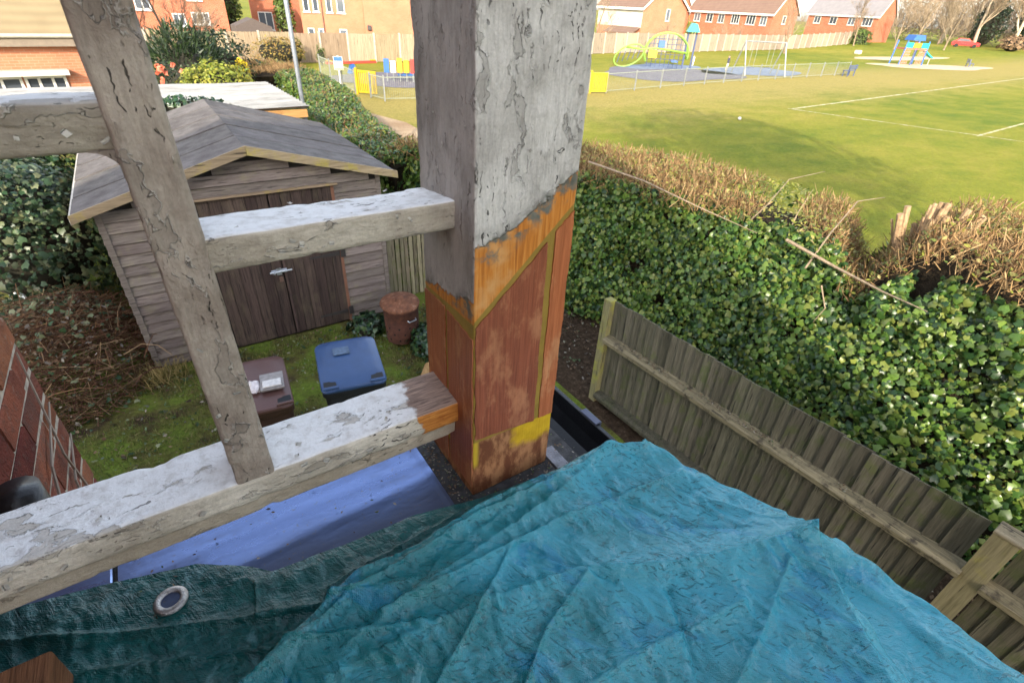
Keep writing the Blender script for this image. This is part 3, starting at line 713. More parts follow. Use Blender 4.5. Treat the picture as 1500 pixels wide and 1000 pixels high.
b = MB(); b.tube([(0, 0, 0), (0.02, 0, 1.1), (0, 0.02, 2.2)], [0.03, 0.02, 0.01], 6); b.build("stem", m_core, fl)
# short picket fence at the hedge end
pf = empty("picket_fence", (2.05, 17.2, 0), -0.15, "short pale picket fence beside the yellow-green shrub", "fence")
pk = MB(); pk.prism([(-0.035, 0), (0.035, 0), (0.035, 1.78), (0, 1.86), (-0.035, 1.78)], 'y', 0, 0.02); pkm = pk.mesh("picket"); pkm.materials.append(plain("pale_picket", (0.55, 0.42, 0.25, 1), 0.8))
for k in range(9): link("picket", pkm, None, pf, (k * 0.125, 0, 0))
b = MB(); b.box(-0.05, 1.05, 0.021, 0.06, 1.45, 1.53); b.build("fence_rail", plain("pale_rail", (0.5, 0.38, 0.22, 1), 0.8), pf)

# ================================================================== playground
m_galv = plain("galvanised", (0.29, 0.30, 0.29, 1), 0.45, 0.12, 10, 0.05, 0.5); m_pfence = plain("pale_green_metal", (0.27, 0.29, 0.22, 1), 0.5, 0.08, 5, 0.05)
m_yel = plain("yellow_paint", (0.42, 0.28, 0.010, 1), 0.45, 0.05, 4, 0.05); m_lime = plain("lime_paint", (0.17, 0.32, 0.04, 1), 0.4, 0.06, 3, 0.05)
m_blue = plain("blue_paint", (0.03, 0.11, 0.33, 1), 0.4, 0.06, 3, 0.05); m_navy = plain("navy_post", (0.06, 0.08, 0.16, 1), 0.5, 0.06, 3, 0.05)
m_red = plain("red_paint", (0.62, 0.04, 0.03, 1), 0.4, 0.06, 3, 0.05); m_teal = plain("teal_paint", (0.01, 0.36, 0.30, 1), 0.4, 0.06, 3, 0.05); m_org = plain("orange_paint", (0.6, 0.22, 0.02, 1), 0.4, 0.06, 3, 0.05)
def bar_fence(label, pts, h=1.02, seg=2.45):
    f = empty("bar_fence", (pts[0][0], pts[0][1], 0), 0, label, "fence"); base = Vector((pts[0][0], pts[0][1], 0))
    pb = MB(); pb.tube([(0, 0, h - 0.04), (seg, 0, h - 0.04)], 0.018, 5); pb.tube([(0, 0, 0.12), (seg, 0, 0.12)], 0.014, 5)
    for i in range(1, 25): pb.tube([(seg * i / 25, 0, 0.06), (seg * i / 25, 0, h)], 0.0042, 3)
    pm = pb.mesh("bar_panel"); pm.materials.append(m_pfence)
    qb = MB(); qb.box(-0.03, 0.03, -0.03, 0.03, -0.05, h + 0.06, ch=0.008); qm = qb.mesh("post"); qm.materials.append(m_galv)
    for a, b in zip(pts[:-1], pts[1:]):
        a = Vector((a[0], a[1], 0)); b = Vector((b[0], b[1], 0)); d = b - a; k = max(1, round(d.length / seg)); stp = d / k; rz = math.atan2(d.y, d.x)
        for i in range(k):
            link("post", qm, None, f, a + stp * i - base, (0, 0, rz)); link("bar_panel", pm, None, f, a + stp * i - base + d.normalized() * 0.04, (0, 0, rz), (stp.length / seg * 0.97, 1, 1))
    link("post", qm, None, f, b - base)
bar_fence("pale bar fence along the front of the playground, right of the post", [(22.15, 23.7), (30, 24.85), (39.3, 25.7), (53.7, 26.5)])
bar_fence("pale bar fence round the small toddler play area, left of the post", [(9.1, 25.6), (9.35, 24.5), (14, 23.7), (21.0, 23.9)])
bar_fence("pale bar fence running back from the left yellow gate to the sign", [(8.85, 27.0), (9.2, 34.0)])
def gate(label, loc, rz):
    g = empty("play_gate", loc, rz, label, "gate")
    b = MB(); b.box(0, 0.05, -0.025, 0.025, 0.08, 1.05); b.box(0.9, 0.95, -0.025, 0.025, 0.08, 1.05); b.box(0.05, 0.9, -0.025, 0.025, 0.08, 0.16); b.box(0.05, 0.9, -0.025, 0.025, 0.97, 1.05); b.build("gate_frame", m_yel, g)
    bm_ = MB(); bm_.box(-0.03, 0.03, -0.012, 0.012, 0.16, 0.97); me = bm_.mesh("bar"); me.materials.append(m_yel)
    for k in range(8): link("bar", me, None, g, (0.12 + k * 0.1, 0, 0))
    b = MB(); b.box(-0.13, -0.03, -0.05, 0.05, -0.05, 1.15); b.build("gate_post", m_yel, g)
gate("yellow playground gate just right of the post", (21.15, 23.85, 0), -0.25); gate("yellow playground gate left of the post, beside the hedge", (8.95, 26.75, 0), -0.85)

def arc(c, rx, rz, t0, t1, k=24, tilt=0.0, y=0.0):
    out = []
    for i in range(k + 1):
        t = t0 + (t1 - t0) * i / k; x, z = rx * math.cos(t), rz * math.sin(t)
        out.append((c[0] + x * math.cos(tilt) - z * math.sin(tilt), y, c[1] + x * math.sin(tilt) + z * math.cos(tilt)))
    return out
cf = empty("playground_climber", (36.2, 33.8, 0), -0.72, "lime green looped climbing frame with net in the playground", "climbing frame")
b = MB(); b.tube(arc((1.1, 1.15), 1.75, 1.45, -0.25, 3.6, 30), 0.06, 8); b.build("big_hoop", m_lime, cf, True)
b = MB(); b.tube(arc((-1.9, 0.85), 1.25, 0.70, 0, 2 * math.pi, 30, 0.45), 0.06, 8); b.build("small_hoop", m_lime, cf, True)
b = MB(); b.tube([(-2.2, 0, 1.45), (-0.9, 0, 1.35), (0.2, 0, 1.5), (2.75, 0, 1.25)], 0.07, 8); b.build("cross_tube", m_lime, cf, True)
b = MB(); b.tube(arc((1.1, 1.15), 1.75, 1.45, -0.25, 3.6, 30, 0, 0.9), 0.06, 8); b.build("rear_hoop", m_lime, cf, True)
b = MB()
for k in range(9): b.tube([(-0.35 + k * 0.36, 0.3, 0.1), (-0.35 + k * 0.36, 0.3, 1.15 + 1.3 * math.sqrt(max(0, 1 - ((k * 0.36 - 1.45) / 1.75) ** 2)))], 0.022, 4)
for k in range(6): b.tube([(-0.5, 0.3, 0.35 + k * 0.36), (2.6, 0.3, 0.35 + k * 0.36)], 0.02, 4)
b.build("climbing_net", m_navy, cf)
b = MB()
for k in range(5): b.tube([(-2.8 + k * 0.4, 0.0, 0.3 + k * 0.1), (-2.6 + k * 0.4, 0, 1.1 + k * 0.1)], 0.03, 4)
b.build("hand_grips", m_navy, cf)
for x_ in (2.55, 3.2):
    b = MB(); b.tube([(x_, 0.1, 0), (x_, 0.1, 3.0)], 0.07, 8); b.build("corner_post", m_navy, cf)
b = MB(); b.prism([(2.4, 2.75), (3.35, 2.75), (3.05, 3.3), (2.7, 3.35)], 'y', -0.4, 0.6); b.build("canopy", m_teal, cf)
b = MB(); b.box(-0.35, 0.35, -0.12, -0.08, 0.75, 1.35, ch=0.02); b.build("yellow_panel", m_yel, cf)
b = MB(); b.box(0.35, 0.85, -0.14, -0.09, 1.55, 2.05, ch=0.02); b.build("blue_panel", m_blue, cf)
b = MB(); b.box(1.6, 2.1, -0.1, 0.9, 0.55, 0.65); b.build("platform", m_blue, cf)
sw = empty("swing_frame", (43.0, 28.3, 0), math.atan2(-1.4, 3.0), "pale metal swing frame standing behind the bar fence", "swing")
b = MB(); b.tube([(-1.8, 0, 2.35), (1.8, 0, 2.35)], 0.05, 8); b.build("top_bar", m_galv, sw)
lm = None
for x_ in (-1.75, 1.75):
    for s_ in (-1, 1):
        b = MB(); b.tube([(x_, 0, 2.35), (x_, s_ * 1.1, 0)], 0.05, 8); b.build("leg", m_galv, sw)
for x_ in (-0.8, 0.7):
    b = MB()
    for dx in (-0.2, 0.2): b.tube([(x_ + dx, 0, 2.33), (x_ + dx, 0, 0.58)], 0.014, 4)
    ch = b.build("chain", m_galv, sw); b = MB(); b.box(x_ - 0.24, x_ + 0.24, -0.1, 0.1, 0.5, 0.56, ch=0.01); b.build("seat", m_navy, ch)
# climbing tower out on the field
tw = empty("climbing_tower", (77.5, 32.0, 0), -0.5, "blue, teal and red climbing tower standing on the sand patch", "climbing tower"); tw.scale = (0.88, 0.88, 0.92)
for i, (x_, y_) in enumerate(((-1.7, -0.9), (1.6, -0.9), (-1.7, 0.9), (1.6, 0.9), (-0.1, -0.9))):
    b = MB(); b.tube([(x_, y_, 0), (x_ * 0.92, y_, 2.7)], 0.09, 8); b.build("post", m_blue if i != 4 else m_navy, tw)
b = MB(); b.box(-1.6, 1.5, -0.95, 0.95, 1.75, 1.9); b.build("deck", plain("red_deck", (0.45, 0.12, 0.08, 1)), tw)
for x0, x1, mt in ((-1.6, -0.7, m_teal), (0.5, 1.5, m_teal), (-0.6, 0.4, m_org)):
    b = MB(); b.box(x0, x1, -1.0, -0.96, 1.95, 2.5, ch=0.01); b.build("side_panel", mt, tw)
b = MB(); b.prism([(-0.9, 2.75), (0.9, 2.75), (0.6, 3.35), (-0.6, 3.35)], 'y', -0.8, 0.8); b.build("roof", m_blue, tw)
for x_ in (-1.2, 0.9):
    b = MB()
    for k in range(5): b.tube([(x_ - 0.45 + k * 0.22, -1.0, 0.05), (x_ - 0.35 + k * 0.18, -0.98, 1.75)], 0.025, 4)
    for k in range(5): b.tube([(x_ - 0.5, -1.0, 0.3 + k * 0.3), (x_ + 0.5, -1.0, 0.3 + k * 0.3)], 0.025, 4)
    b.build("climbing_net", plain("pink_rope", (0.50, 0.22, 0.20, 1)), tw)
b = MB(); b.prism([(1.5, 1.85), (3.1, 0.95), (3.4, 0.85), (3.4, 0.95), (3.1, 1.1), (1.5, 2.0)], 'y', -0.3, 0.3); b.build("slide", m_teal, tw)
b = MB(); b.tube([(3.2, 0, 0), (3.2, 0, 0.9)], 0.05, 6); b.build("slide_leg", m_galv, tw)
# toddler play panels
tp_ = empty("toddler_play_set", (12.6, 30.4, 0), -0.35, "row of blue, white, orange and red toddler play panels behind the left bar fence", "play set")
for k, (mt, hh) in enumerate(((m_blue, 1.15), (m_white, 1.05), (m_org, 1.2), (m_yel, 1.1), (m_red, 1.15))):
    b = MB(); b.box(-0.85 + k * 0.36, -0.56 + k * 0.36, -0.02, 0.02, 0.45, hh, ch=0.01); b.build("panel", mt, tp_)
    b = MB(); b.tube([(-0.70 + k * 0.36, 0, 0), (-0.70 + k * 0.36, 0, 0.46)], 0.03, 6); b.build("leg", m_galv, tp_)
b = MB(); b.box(-0.1, 0.9, 0.15, 0.7, 0.3, 0.42, ch=0.02); b.build("platform", m_blue, tp_)
b = MB(); b.box(0.95, 1.5, 0.0, 0.5, 0.2, 0.5, ch=0.05); b.build("crawl_box", m_teal, tp_)
ss = empty("seesaw", (11.3, 34.6, 0), 0.12, "long red seesaw bar in front of the pale board fence", "seesaw")
b = MB(); b.box(-1.6, 1.6, -0.09, 0.09, 0.52, 0.66, ch=0.02); b.build("beam", m_red, ss)
b = MB(); b.prism([(-0.3, 0), (0.3, 0), (0.08, 0.52), (-0.08, 0.52)], 'y', -0.15, 0.15); b.build("pivot", m_blue, ss)
for x_ in (-1.4, 1.4):
    b = MB(); b.box(x_ - 0.15, x_ + 0.15, -0.13, 0.13, 0.665, 0.72, ch=0.01); b.build("seat", m_yel, ss)
sg = empty("park_sign", (8.75, 28.9, 0), -0.3, "small white and blue park notice on a post behind the hedge end", "sign")
b = MB(); b.tube([(0, 0, 0), (0, 0, 1.45)], 0.04, 8); b.build("post", m_white, sg)
b = MB(); b.box(-0.22, 0.22, -0.06, -0.042, 0.82, 1.42, ch=0.004); bd = b.build("board", m_white, sg)
b = MB(); b.box(-0.20, 0.20, -0.066, -0.0605, 1.22, 1.40); b.build("heading_band", m_blue, bd)
b = MB(); b.box(-0.20, 0.20, -0.066, -0.0605, 0.84, 0.90); b.build("footer_band", plain("sign_green", (0.45, 0.6, 0.08, 1)), bd)
def bench(label, loc, rz, L=1.6):
    g = empty("park_bench", loc, rz, label, "bench"); mt = m_navy
    for k in range(3):
        b = MB(); b.box(-L / 2, L / 2, -0.22 + k * 0.16, -0.09 + k * 0.16, 0.43, 0.47); b.build("seat_slat", mt, g)
    for k in range(2):
        b = MB(); b.box(-L / 2, L / 2, 0.27, 0.31, 0.58 + k * 0.17, 0.70 + k * 0.17); b.build("back_slat", mt, g)
    for x_ in (-L / 2 + 0.15, L / 2 - 0.15):
        b = MB(); b.box(x_ - 0.04, x_ + 0.04, -0.2, -0.14, 0, 0.428); b.box(x_ - 0.04, x_ + 0.04, 0.20, 0.265, 0, 0.9); b.build("leg", mt, g)
bench("dark park bench at the right end of the bar fence", (52.6, 25.9, 0), math.pi + 0.1)
bench("dark bench lying low on the grass right of the climbing tower", (84.5, 27.9, rz_(84.5, 27.9)), 0.5, 1.9)
b = MB(); b.box(-0.45, 0.45, -0.3, 0.3, 0, 0.5, ch=0.08); o = b.build("grit_bin", m_cream); o.location = (89, 43.5, rz_(89, 43.5)); tag(o, "small pale grit bin on the grass left of the climbing tower", "grit bin")
b = MB(); b.lathe([(0.02, 0.0), (0.14, 0.03), (0.20, 0.12), (0.20, 0.2), (0.14, 0.3), (0.02, 0.34)], 12); o = b.build("white_ball", m_white, None, True); o.location = (22.8, 15.3, 0.0); o.scale = (0.4,) * 3; tag(o, "white football lying in the grass near the pitch corner", "ball")

# two children by the playground
def person(label, loc, rz, h, bands):
    V = [(0, 0, 0.53), (0, 0, 0.62), (0, 0, 0.74), (0, 0, 0.83), (0, 0, 0.87), (0, 0.01, 0.93), (0, 0.005, 0.985),
         (0.105, 0, 0.80), (0.145, -0.01, 0.64), (0.15, -0.05, 0.50), (-0.105, 0, 0.80), (-0.15, 0.02, 0.64), (-0.14, -0.03, 0.50),
         (0.055, 0, 0.50), (0.065, -0.02, 0.27), (0.07, 0.02, 0.045), (0.075, -0.07, 0.02), (-0.055, 0, 0.50), (-0.07, 0.03, 0.27), (-0.075, 0.06, 0.045), (-0.08, -0.03, 0.02)]
    E = [(0, 1), (1, 2), (2, 3), (3, 4), (4, 5), (5, 6), (3, 7), (7, 8), (8, 9), (3, 10), (10, 11), (11, 12), (0, 13), (13, 14), (14, 15), (15, 16), (0, 17), (17, 18), (18, 19), (19, 20)]
    R = [0.085, 0.085, 0.095, 0.07, 0.035, 0.062, 0.045, 0.04, 0.032, 0.025, 0.04, 0.032, 0.025, 0.06, 0.042, 0.03, 0.025, 0.06, 0.042, 0.03, 0.025]
    me = bpy.data.meshes.new("person"); me.from_pydata([Vector(v) * h for v in V], E, []); me.update()
    o = bpy.data.objects.new("person", me); COL.objects.link(o)
    o.modifiers.new("skin", 'SKIN'); sd = o.modifiers.new("sub", 'SUBSURF'); sd.levels = 1; sd.render_levels = 2
    for i, r in enumerate(R): me.skin_vertices[0].data[i].radius = (r * h, r * h)
    me.skin_vertices[0].data[0].use_root = True
    n = NT("clothing"); n.obj(); z = n.m('DIVIDE', n.sep(n.raw)[2], h)
    me.materials.append(n.fin(n.ramp(z, bands, 'CONSTANT'), 0.8))
    o.location = loc; o.rotation_euler = (0, 0, rz); return tag(o, label, "person")
person("child in dark jacket and pale trousers standing by the bar fence near the swings", (42.5, 31.0, 0), 0.4, 1.2, [(0, (0.1, 0.08, 0.07, 1)), (0.05, (0.5, 0.45, 0.38, 1)), (0.5, (0.05, 0.05, 0.07, 1)), (0.85, (0.45, 0.27, 0.19, 1)), (0.94, (0.05, 0.03, 0.02, 1))])
person("small child dressed in white between the climbing frame and the swings", (42.3, 34.5, 0), 1.1, 0.9, [(0, (0.2, 0.2, 0.2, 1)), (0.05, (0.72, 0.70, 0.68, 1)), (0.5, (0.8, 0.8, 0.8, 1)), (0.85, (0.5, 0.3, 0.22, 1)), (0.94, (0.25, 0.16, 0.08, 1))])

# parked car on the road beyond the field
car = empty("parked_car", (131, 45.5, rz_(131, 45.5)), -1.15, "red car parked at the far right end of the field", "car")
m_carred = plain("car_red", (0.62, 0.02, 0.015, 1), 0.25, 0.03, 3, 0.0); m_tyre = plain("tyre", (0.02, 0.02, 0.02, 1), 0.9)
b = MB(); b.prism([(-2.1, 0.3), (2.1, 0.3), (2.15, 0.65), (1.95, 0.85), (1.0, 0.95), (-1.9, 0.97), (-2.15, 0.75)], 'y', -0.85, 0.85); b.build("body", m_carred, car)
b = MB(); b.prism([(-1.75, 0.972), (0.95, 0.952), (0.25, 1.42), (-1.2, 1.45)], 'y', -0.72, 0.72); cb = b.build("cabin", m_carred, car)
b = MB(); b.prism([(-1.5, 1.0), (0.7, 0.98), (0.2, 1.36), (-1.1, 1.38)], 'y', -0.735, 0.735); b.build("side_window", m_glass, cb)
wm = MB(); wm.tube([(0, -0.1, 0), (0, 0.1, 0)], 0.32, 16); wme = wm.mesh("wheel"); wme.materials.append(m_tyre)
for x_ in (-1.35, 1.35):
    for y_ in (-0.78, 0.78): link("wheel", wme, None, car, (x_, y_, 0.32))
for y_ in (-0.6, 0.6):
    b = MB(); b.box(2.06, 2.14, y_ - 0.18, y_ + 0.18, 0.62, 0.76, ch=0.02); b.build("headlight", m_white, car)
# ================================================================== the garden: shed, bins, fences, plants
def kid(o, p):
    o.parent = p; o.matrix_parent_inverse = p.matrix_basis.inverted(); return o
m_shedb = wood("weathered_shed_board", (0.105, 0.082, 0.074, 1), (0.25, 0.21, 0.19, 1), 'x', 48, 0.9, (0.28, 0.27, 0.12, 1), 0.2, 0.2, 0.5)
m_shedy = wood("weathered_shed_board_side", (0.15, 0.115, 0.10, 1), (0.36, 0.30, 0.275, 1), 'y', 30, 0.9, None, 0, 0.2, 0.5)
m_door = wood("dark_door_plank", (0.028, 0.019, 0.016, 1), (0.10, 0.068, 0.058, 1), 'z', 60, 0.8, (0.20, 0.17, 0.10, 1), 0.18, 0.25, 0.5)
m_barge = wood("lichened_bargeboard", (0.18, 0.135, 0.085, 1), (0.40, 0.31, 0.20, 1), 'x', 30, 0.9, (0.42, 0.34, 0.04, 1), 0.6, 0.1, 0.5, lscale=4)
n = NT("grey_roof_felt"); f1 = n.noise(scale=5, detail=6, rough=0.65); f2 = n.noise(scale=160, detail=2)
c = n.ramp(f1, [(0.3, (0.085, 0.076, 0.073, 1)), (0.7, (0.175, 0.16, 0.155, 1))]); c = n.mix(0.35, c, n.ramp(f2, [(0.3, 0.5), (0.7, 1.4)]), 'MULTIPLY')
m_rfelt = n.fin(n.vary(c, 0.10, 0.01), 0.95, n.bump(n.m('ADD', f1, f2), 0.4, 0.01), spec=0.15)
m_mgalv = plain("bolt_metal", (0.62, 0.66, 0.72, 1), 0.35, 0.15, 40, 0.1, 0.8); m_hinge = plain("black_hinge", (0.03, 0.026, 0.025, 1), 0.7)

shed = empty("garden_shed", (0.82, 6.6, 0), 0, "grey weatherboarded garden shed with dark double doors and felt roof", "shed")
XL, XR, AXX, YF, YB = -0.72, 2.34, 0.818, 6.60, 9.75
zl = lambda x: 2.50 - (0.303 if x < AXX else 0.262) * abs(x - AXX)            # underside of the roof
def wboard(x0, x1, z, y0, sgn=-1, h=0.125):
    b = MB(); b.prism([(y0, z + 0.004), (y0 + sgn * 0.030, z + 0.004), (y0 + sgn * 0.029, z + 0.016), (y0 + sgn * 0.010, z + h - 0.009), (y0, z + h - 0.009)], 'x', x0, x1)
    return b
for k in range(20):
    z = 0.03 + k * 0.124; zt = z + 0.124
    if z > 2.42: break
    a = XL if zt < zl(XL) else AXX - (2.50 - zt) / 0.303; c_ = XR if zt < zl(XR) else AXX + (2.50 - zt) / 0.262
    if c_ - a < 0.1: break
    if zt < 2.06:
        kid(wboard(a, 0.185, z, YF).build("weatherboard", m_shedb), shed); kid(wboard(1.735, c_, z, YF).build("weatherboard", m_shedb), shed)
    else:
        kid(wboard(a, c_, z + 0.0, YF).build("weatherboard", m_shedb), shed)
    if zt < zl(XL) - 0.02:
        b = MB(); b.prism([(XL, z), (XL - 0.020, z + 0.002), (XL - 0.006, z + 0.121), (XL, z + 0.121)], 'y', YF + 0.03, YB); kid(b.build("weatherboard", m_shedy), shed)
    if zt < zl(XR) - 0.02:
        b = MB(); b.prism([(XR, z), (XR + 0.020, z + 0.002), (XR + 0.006, z + 0.121), (XR, z + 0.121)], 'y', YF + 0.03, YB); kid(b.build("weatherboard", m_shedy), shed)
b = MB(); b.prism([(XL + 0.004, 0.02), (XR - 0.004, 0.02), (XR - 0.004, zl(XR) - 0.02), (AXX, 2.47), (XL + 0.004, zl(XL) - 0.02)], 'y', YF + 0.003, YB - 0.02); kid(b.build("shed_body", plain("shed_gap_shade", (0.02, 0.017, 0.015, 1), 0.95)), shed)  # near-black core draws the shade lines between the boards
for xx in (XL - 0.005, XR - 0.055):
    b = MB(); b.box(xx, xx + 0.06, YF - 0.034, YF - 0.0215, 0.02, zl(xx) - 0.04); kid(b.build("corner_strip", m_shedb), shed)
pm = MB(); pm.box(-0.0595, 0.0595, -0.009, 0.009, 0, 1.0, ch=0.003); pme = pm.mesh("plank"); pme.materials.append(m_door)
for d_, x0 in ((0, 0.20), (1, 0.965)):
    dr = empty("door", (x0, YF - 0.018, 0.05), 0); dr.parent = shed; dr.matrix_parent_inverse = shed.matrix_basis.inverted()
    for k in range(6):
        link("plank", pme, None, dr, (0.062 + k * 0.1235, random.uniform(-0.002, 0.002), 0), None, (1, 1, 1.94 + random.uniform(-0.006, 0.004)))
b = MB(); b.box(0.955, 0.985, YF - 0.046, YF - 0.030, 0.06, 1.98); kid(b.build("meeting_strip", m_door), shed)
b = MB(); b.box(0.15, 1.78, YF - 0.07, YF - 0.022, 2.005, 2.030, ch=0.004); kid(b.build("drip_strip", m_barge), shed)
b = MB(); b.box(1.695, 1.733, YF - 0.030, YF - 0.001, 0.03, 2.0); b2 = kid(b.build("door_jamb", plain("jamb_brown", (0.18, 0.085, 0.05, 1), 0.9)), shed)
b = MB(); b.box(0.80, 0.99, YF - 0.058, YF - 0.047, 0.985, 1.035, ch=0.003); b.box(0.86, 0.92, YF - 0.066, YF - 0.058, 0.965, 1.055); b.tube([(0.78, YF - 0.068, 1.01), (1.05, YF - 0.068, 1.01)], 0.011, 8); b.tube([(0.83, YF - 0.07, 1.01), (0.83, YF - 0.115, 1.0)], 0.009, 6)
kid(b.build("door_bolt", m_mgalv), shed)
b = MB(); b.box(0.875, 0.925, YF - 0.060, YF - 0.047, 0.86, 0.93, ch=0.006); kid(b.build("padlock_plate", plain("rust_plate", (0.14, 0.08, 0.06, 1))), shed)
for z_ in (1.09, 0.20):
    b = MB(); b.prism([(1.30, z_ - 0.012), (1.69, z_ - 0.03), (1.69, z_ + 0.03), (1.30, z_ + 0.012)], 'y', YF - 0.036, YF - 0.030); b.box(1.70, 1.765, YF - 0.040, YF - 0.0305, z_ - 0.06, z_ + 0.06)
    kid(b.build("strap_hinge", m_hinge), shed)
# felted roof in overlapping strips
b = MB(); b.prism([(-0.89, 1.985), (AXX, 2.503), (2.53, 2.055), (2.53, 2.067), (AXX, 2.5165), (-0.89, 1.998)], 'y', 6.465, 9.88); kid(b.build("roof_deck", plain("dark_underlay", (0.02, 0.018, 0.018, 1), 0.95)), shed)
k = 5; y0 = 6.46; dy = (9.9 - y0) / k
for i in range(k):
    ya = y0 + i * dy; yb = ya + dy - 0.05; lift = random.uniform(0, 0.008)
    tl = (-0.90, 2.50 - 0.303 * (0.90 + AXX)); tr_ = (2.54, 2.50 - 0.262 * (2.54 - AXX)); t = 0.03
    b = MB(); b.prism([(tl[0], tl[1] + 0.02 + lift), (AXX - 0.001, 2.52 + lift), (AXX - 0.001, 2.52 + t + lift), (tl[0], tl[1] + 0.02 + t + lift)], 'y', ya, yb); kid(b.build("roof_strip", m_rfelt), shed)
    b = MB(); b.prism([(AXX + 0.001, 2.52 + lift), (tr_[0], tr_[1] + 0.02 + lift), (tr_[0], tr_[1] + 0.02 + t + lift), (AXX + 0.001, 2.52 + t + lift)], 'y', ya, yb); kid(b.build("roof_strip", m_rfelt), shed)
b = MB(); b.prism([(-0.905, 1.965), (AXX - 0.0015, 2.475), (AXX - 0.0015, 2.575), (-0.905, 2.055)], 'y', 6.432, 6.456); kid(b.build("bargeboard", m_barge), shed)
b = MB(); b.prism([(AXX + 0.0015, 2.475), (2.545, 2.03), (2.545, 2.12), (AXX + 0.0015, 2.575)], 'y', 6.430, 6.455); kid(b.build("bargeboard", m_barge), shed)
b = MB(); b.box(-0.915, -0.893, 6.47, 9.88, 1.955, 2.03); kid(b.build("eaves_trim", plain("pale_trim", (0.5, 0.46, 0.40, 1), 0.9)), shed)

# lean-to with a white corrugated roof behind the shed
lt = empty("lean_to", (0.2, 12, 0), 0, "white corrugated roof on a timber frame behind the shed", "lean-to")
xs = np.linspace(-2.6, 2.52, 30); ys = np.linspace(10.35, 13.95, 260)
X, Y = np.meshgrid(xs, ys); Z = 2.27 + 0.036 * np.sin(Y * 2 * np.pi / 0.24) - 0.012 * (Y - 10.3) + 0.006 * np.sin(X * 3)
V = np.stack([X.ravel(), Y.ravel(), Z.ravel()], 1); nx = len(xs); ii = (np.arange(len(ys) - 1)[:, None] * nx + np.arange(nx - 1)[None]).ravel()
n = NT("white_corrugated"); f1 = n.noise(n.scaled((0.3, 1, 1)), 4, 6, 0.65)
m_corr = n.fin(n.ramp(f1, [(0.3, (0.17, 0.165, 0.155, 1)), (0.65, (0.33, 0.325, 0.31, 1))]), 0.5)
o = kid(link("corrugated_sheet", mesh_np("corrugated_sheet", V, np.stack([ii, ii + 1, ii + nx + 1, ii + nx], 1), True), m_corr), lt)
b = MB(); b.box(-2.5, 2.48, 10.40, 10.45, 2.10, 2.235, ch=0.005); kid(b.build("fascia", wood("orange_timber", (0.30, 0.15, 0.05, 1), (0.55, 0.32, 0.12, 1), 'x', 30, 0.8)), lt)
for x_, y_ in ((2.3, 10.5), (2.3, 13.7), (-2.3, 10.5), (-2.3, 13.7)):
    b = MB(); b.box(x_ - 0.04, x_ + 0.04, y_ - 0.04, y_ + 0.04, 0, 2.20); kid(b.build("post", m_barge), lt)
po = empty("metal_pole", (2.70, 11.6, 0), 0, "tall grey metal pole rising behind the shed roof", "pole")
b = MB(); b.tube([(0, 0, 0), (0, 0, 3.2), (0, 0, 6.2)], [0.045, 0.042, 0.040], 12); b.build("shaft", plain("pole_grey", (0.22, 0.24, 0.27, 1), 0.5, 0.15, 15, 0.1, 0.4), po, True)
b = MB(); b.lathe([(0.045, 0), (0.062, 0.01), (0.062, 0.06), (0.045, 0.07)], 12, (0, 0, 1.95)); b.build("collar", m_galv, po)

# ------------------------------------------------------------------ wheelie bins
def loft(mb, rings):
    V = []; F = []; n_ = len(rings[0])
    for r in rings: V += list(r)
    for i in range(len(rings) - 1):
        for k in range(n_): F.append([i * n_ + k, i * n_ + (k + 1) % n_, (i + 1) * n_ + (k + 1) % n_, (i + 1) * n_ + k])
    F.append(list(range(n_))[::-1]); F.append([(len(rings) - 1) * n_ + k for k in range(n_)])
    return mb.add(V, F)
def rrect(w, d0, d1, z, r=0.05, zf=None, zb=None):
    out = []
    for (cx, cy, a0) in ((w / 2 - r, d1 - r, 0), (-w / 2 + r, d1 - r, 90), (-w / 2 + r, d0 + r, 180), (w / 2 - r, d0 + r, 270)):
        for j in range(4):
            t = math.radians(a0 + j * 30); y = cy + r * math.sin(t); zz = z
            if zf is not None: zz = zf + (zb - zf) * (y - d0) / (d1 - d0)
            out.append((cx + r * math.cos(t), y, zz))
    return out
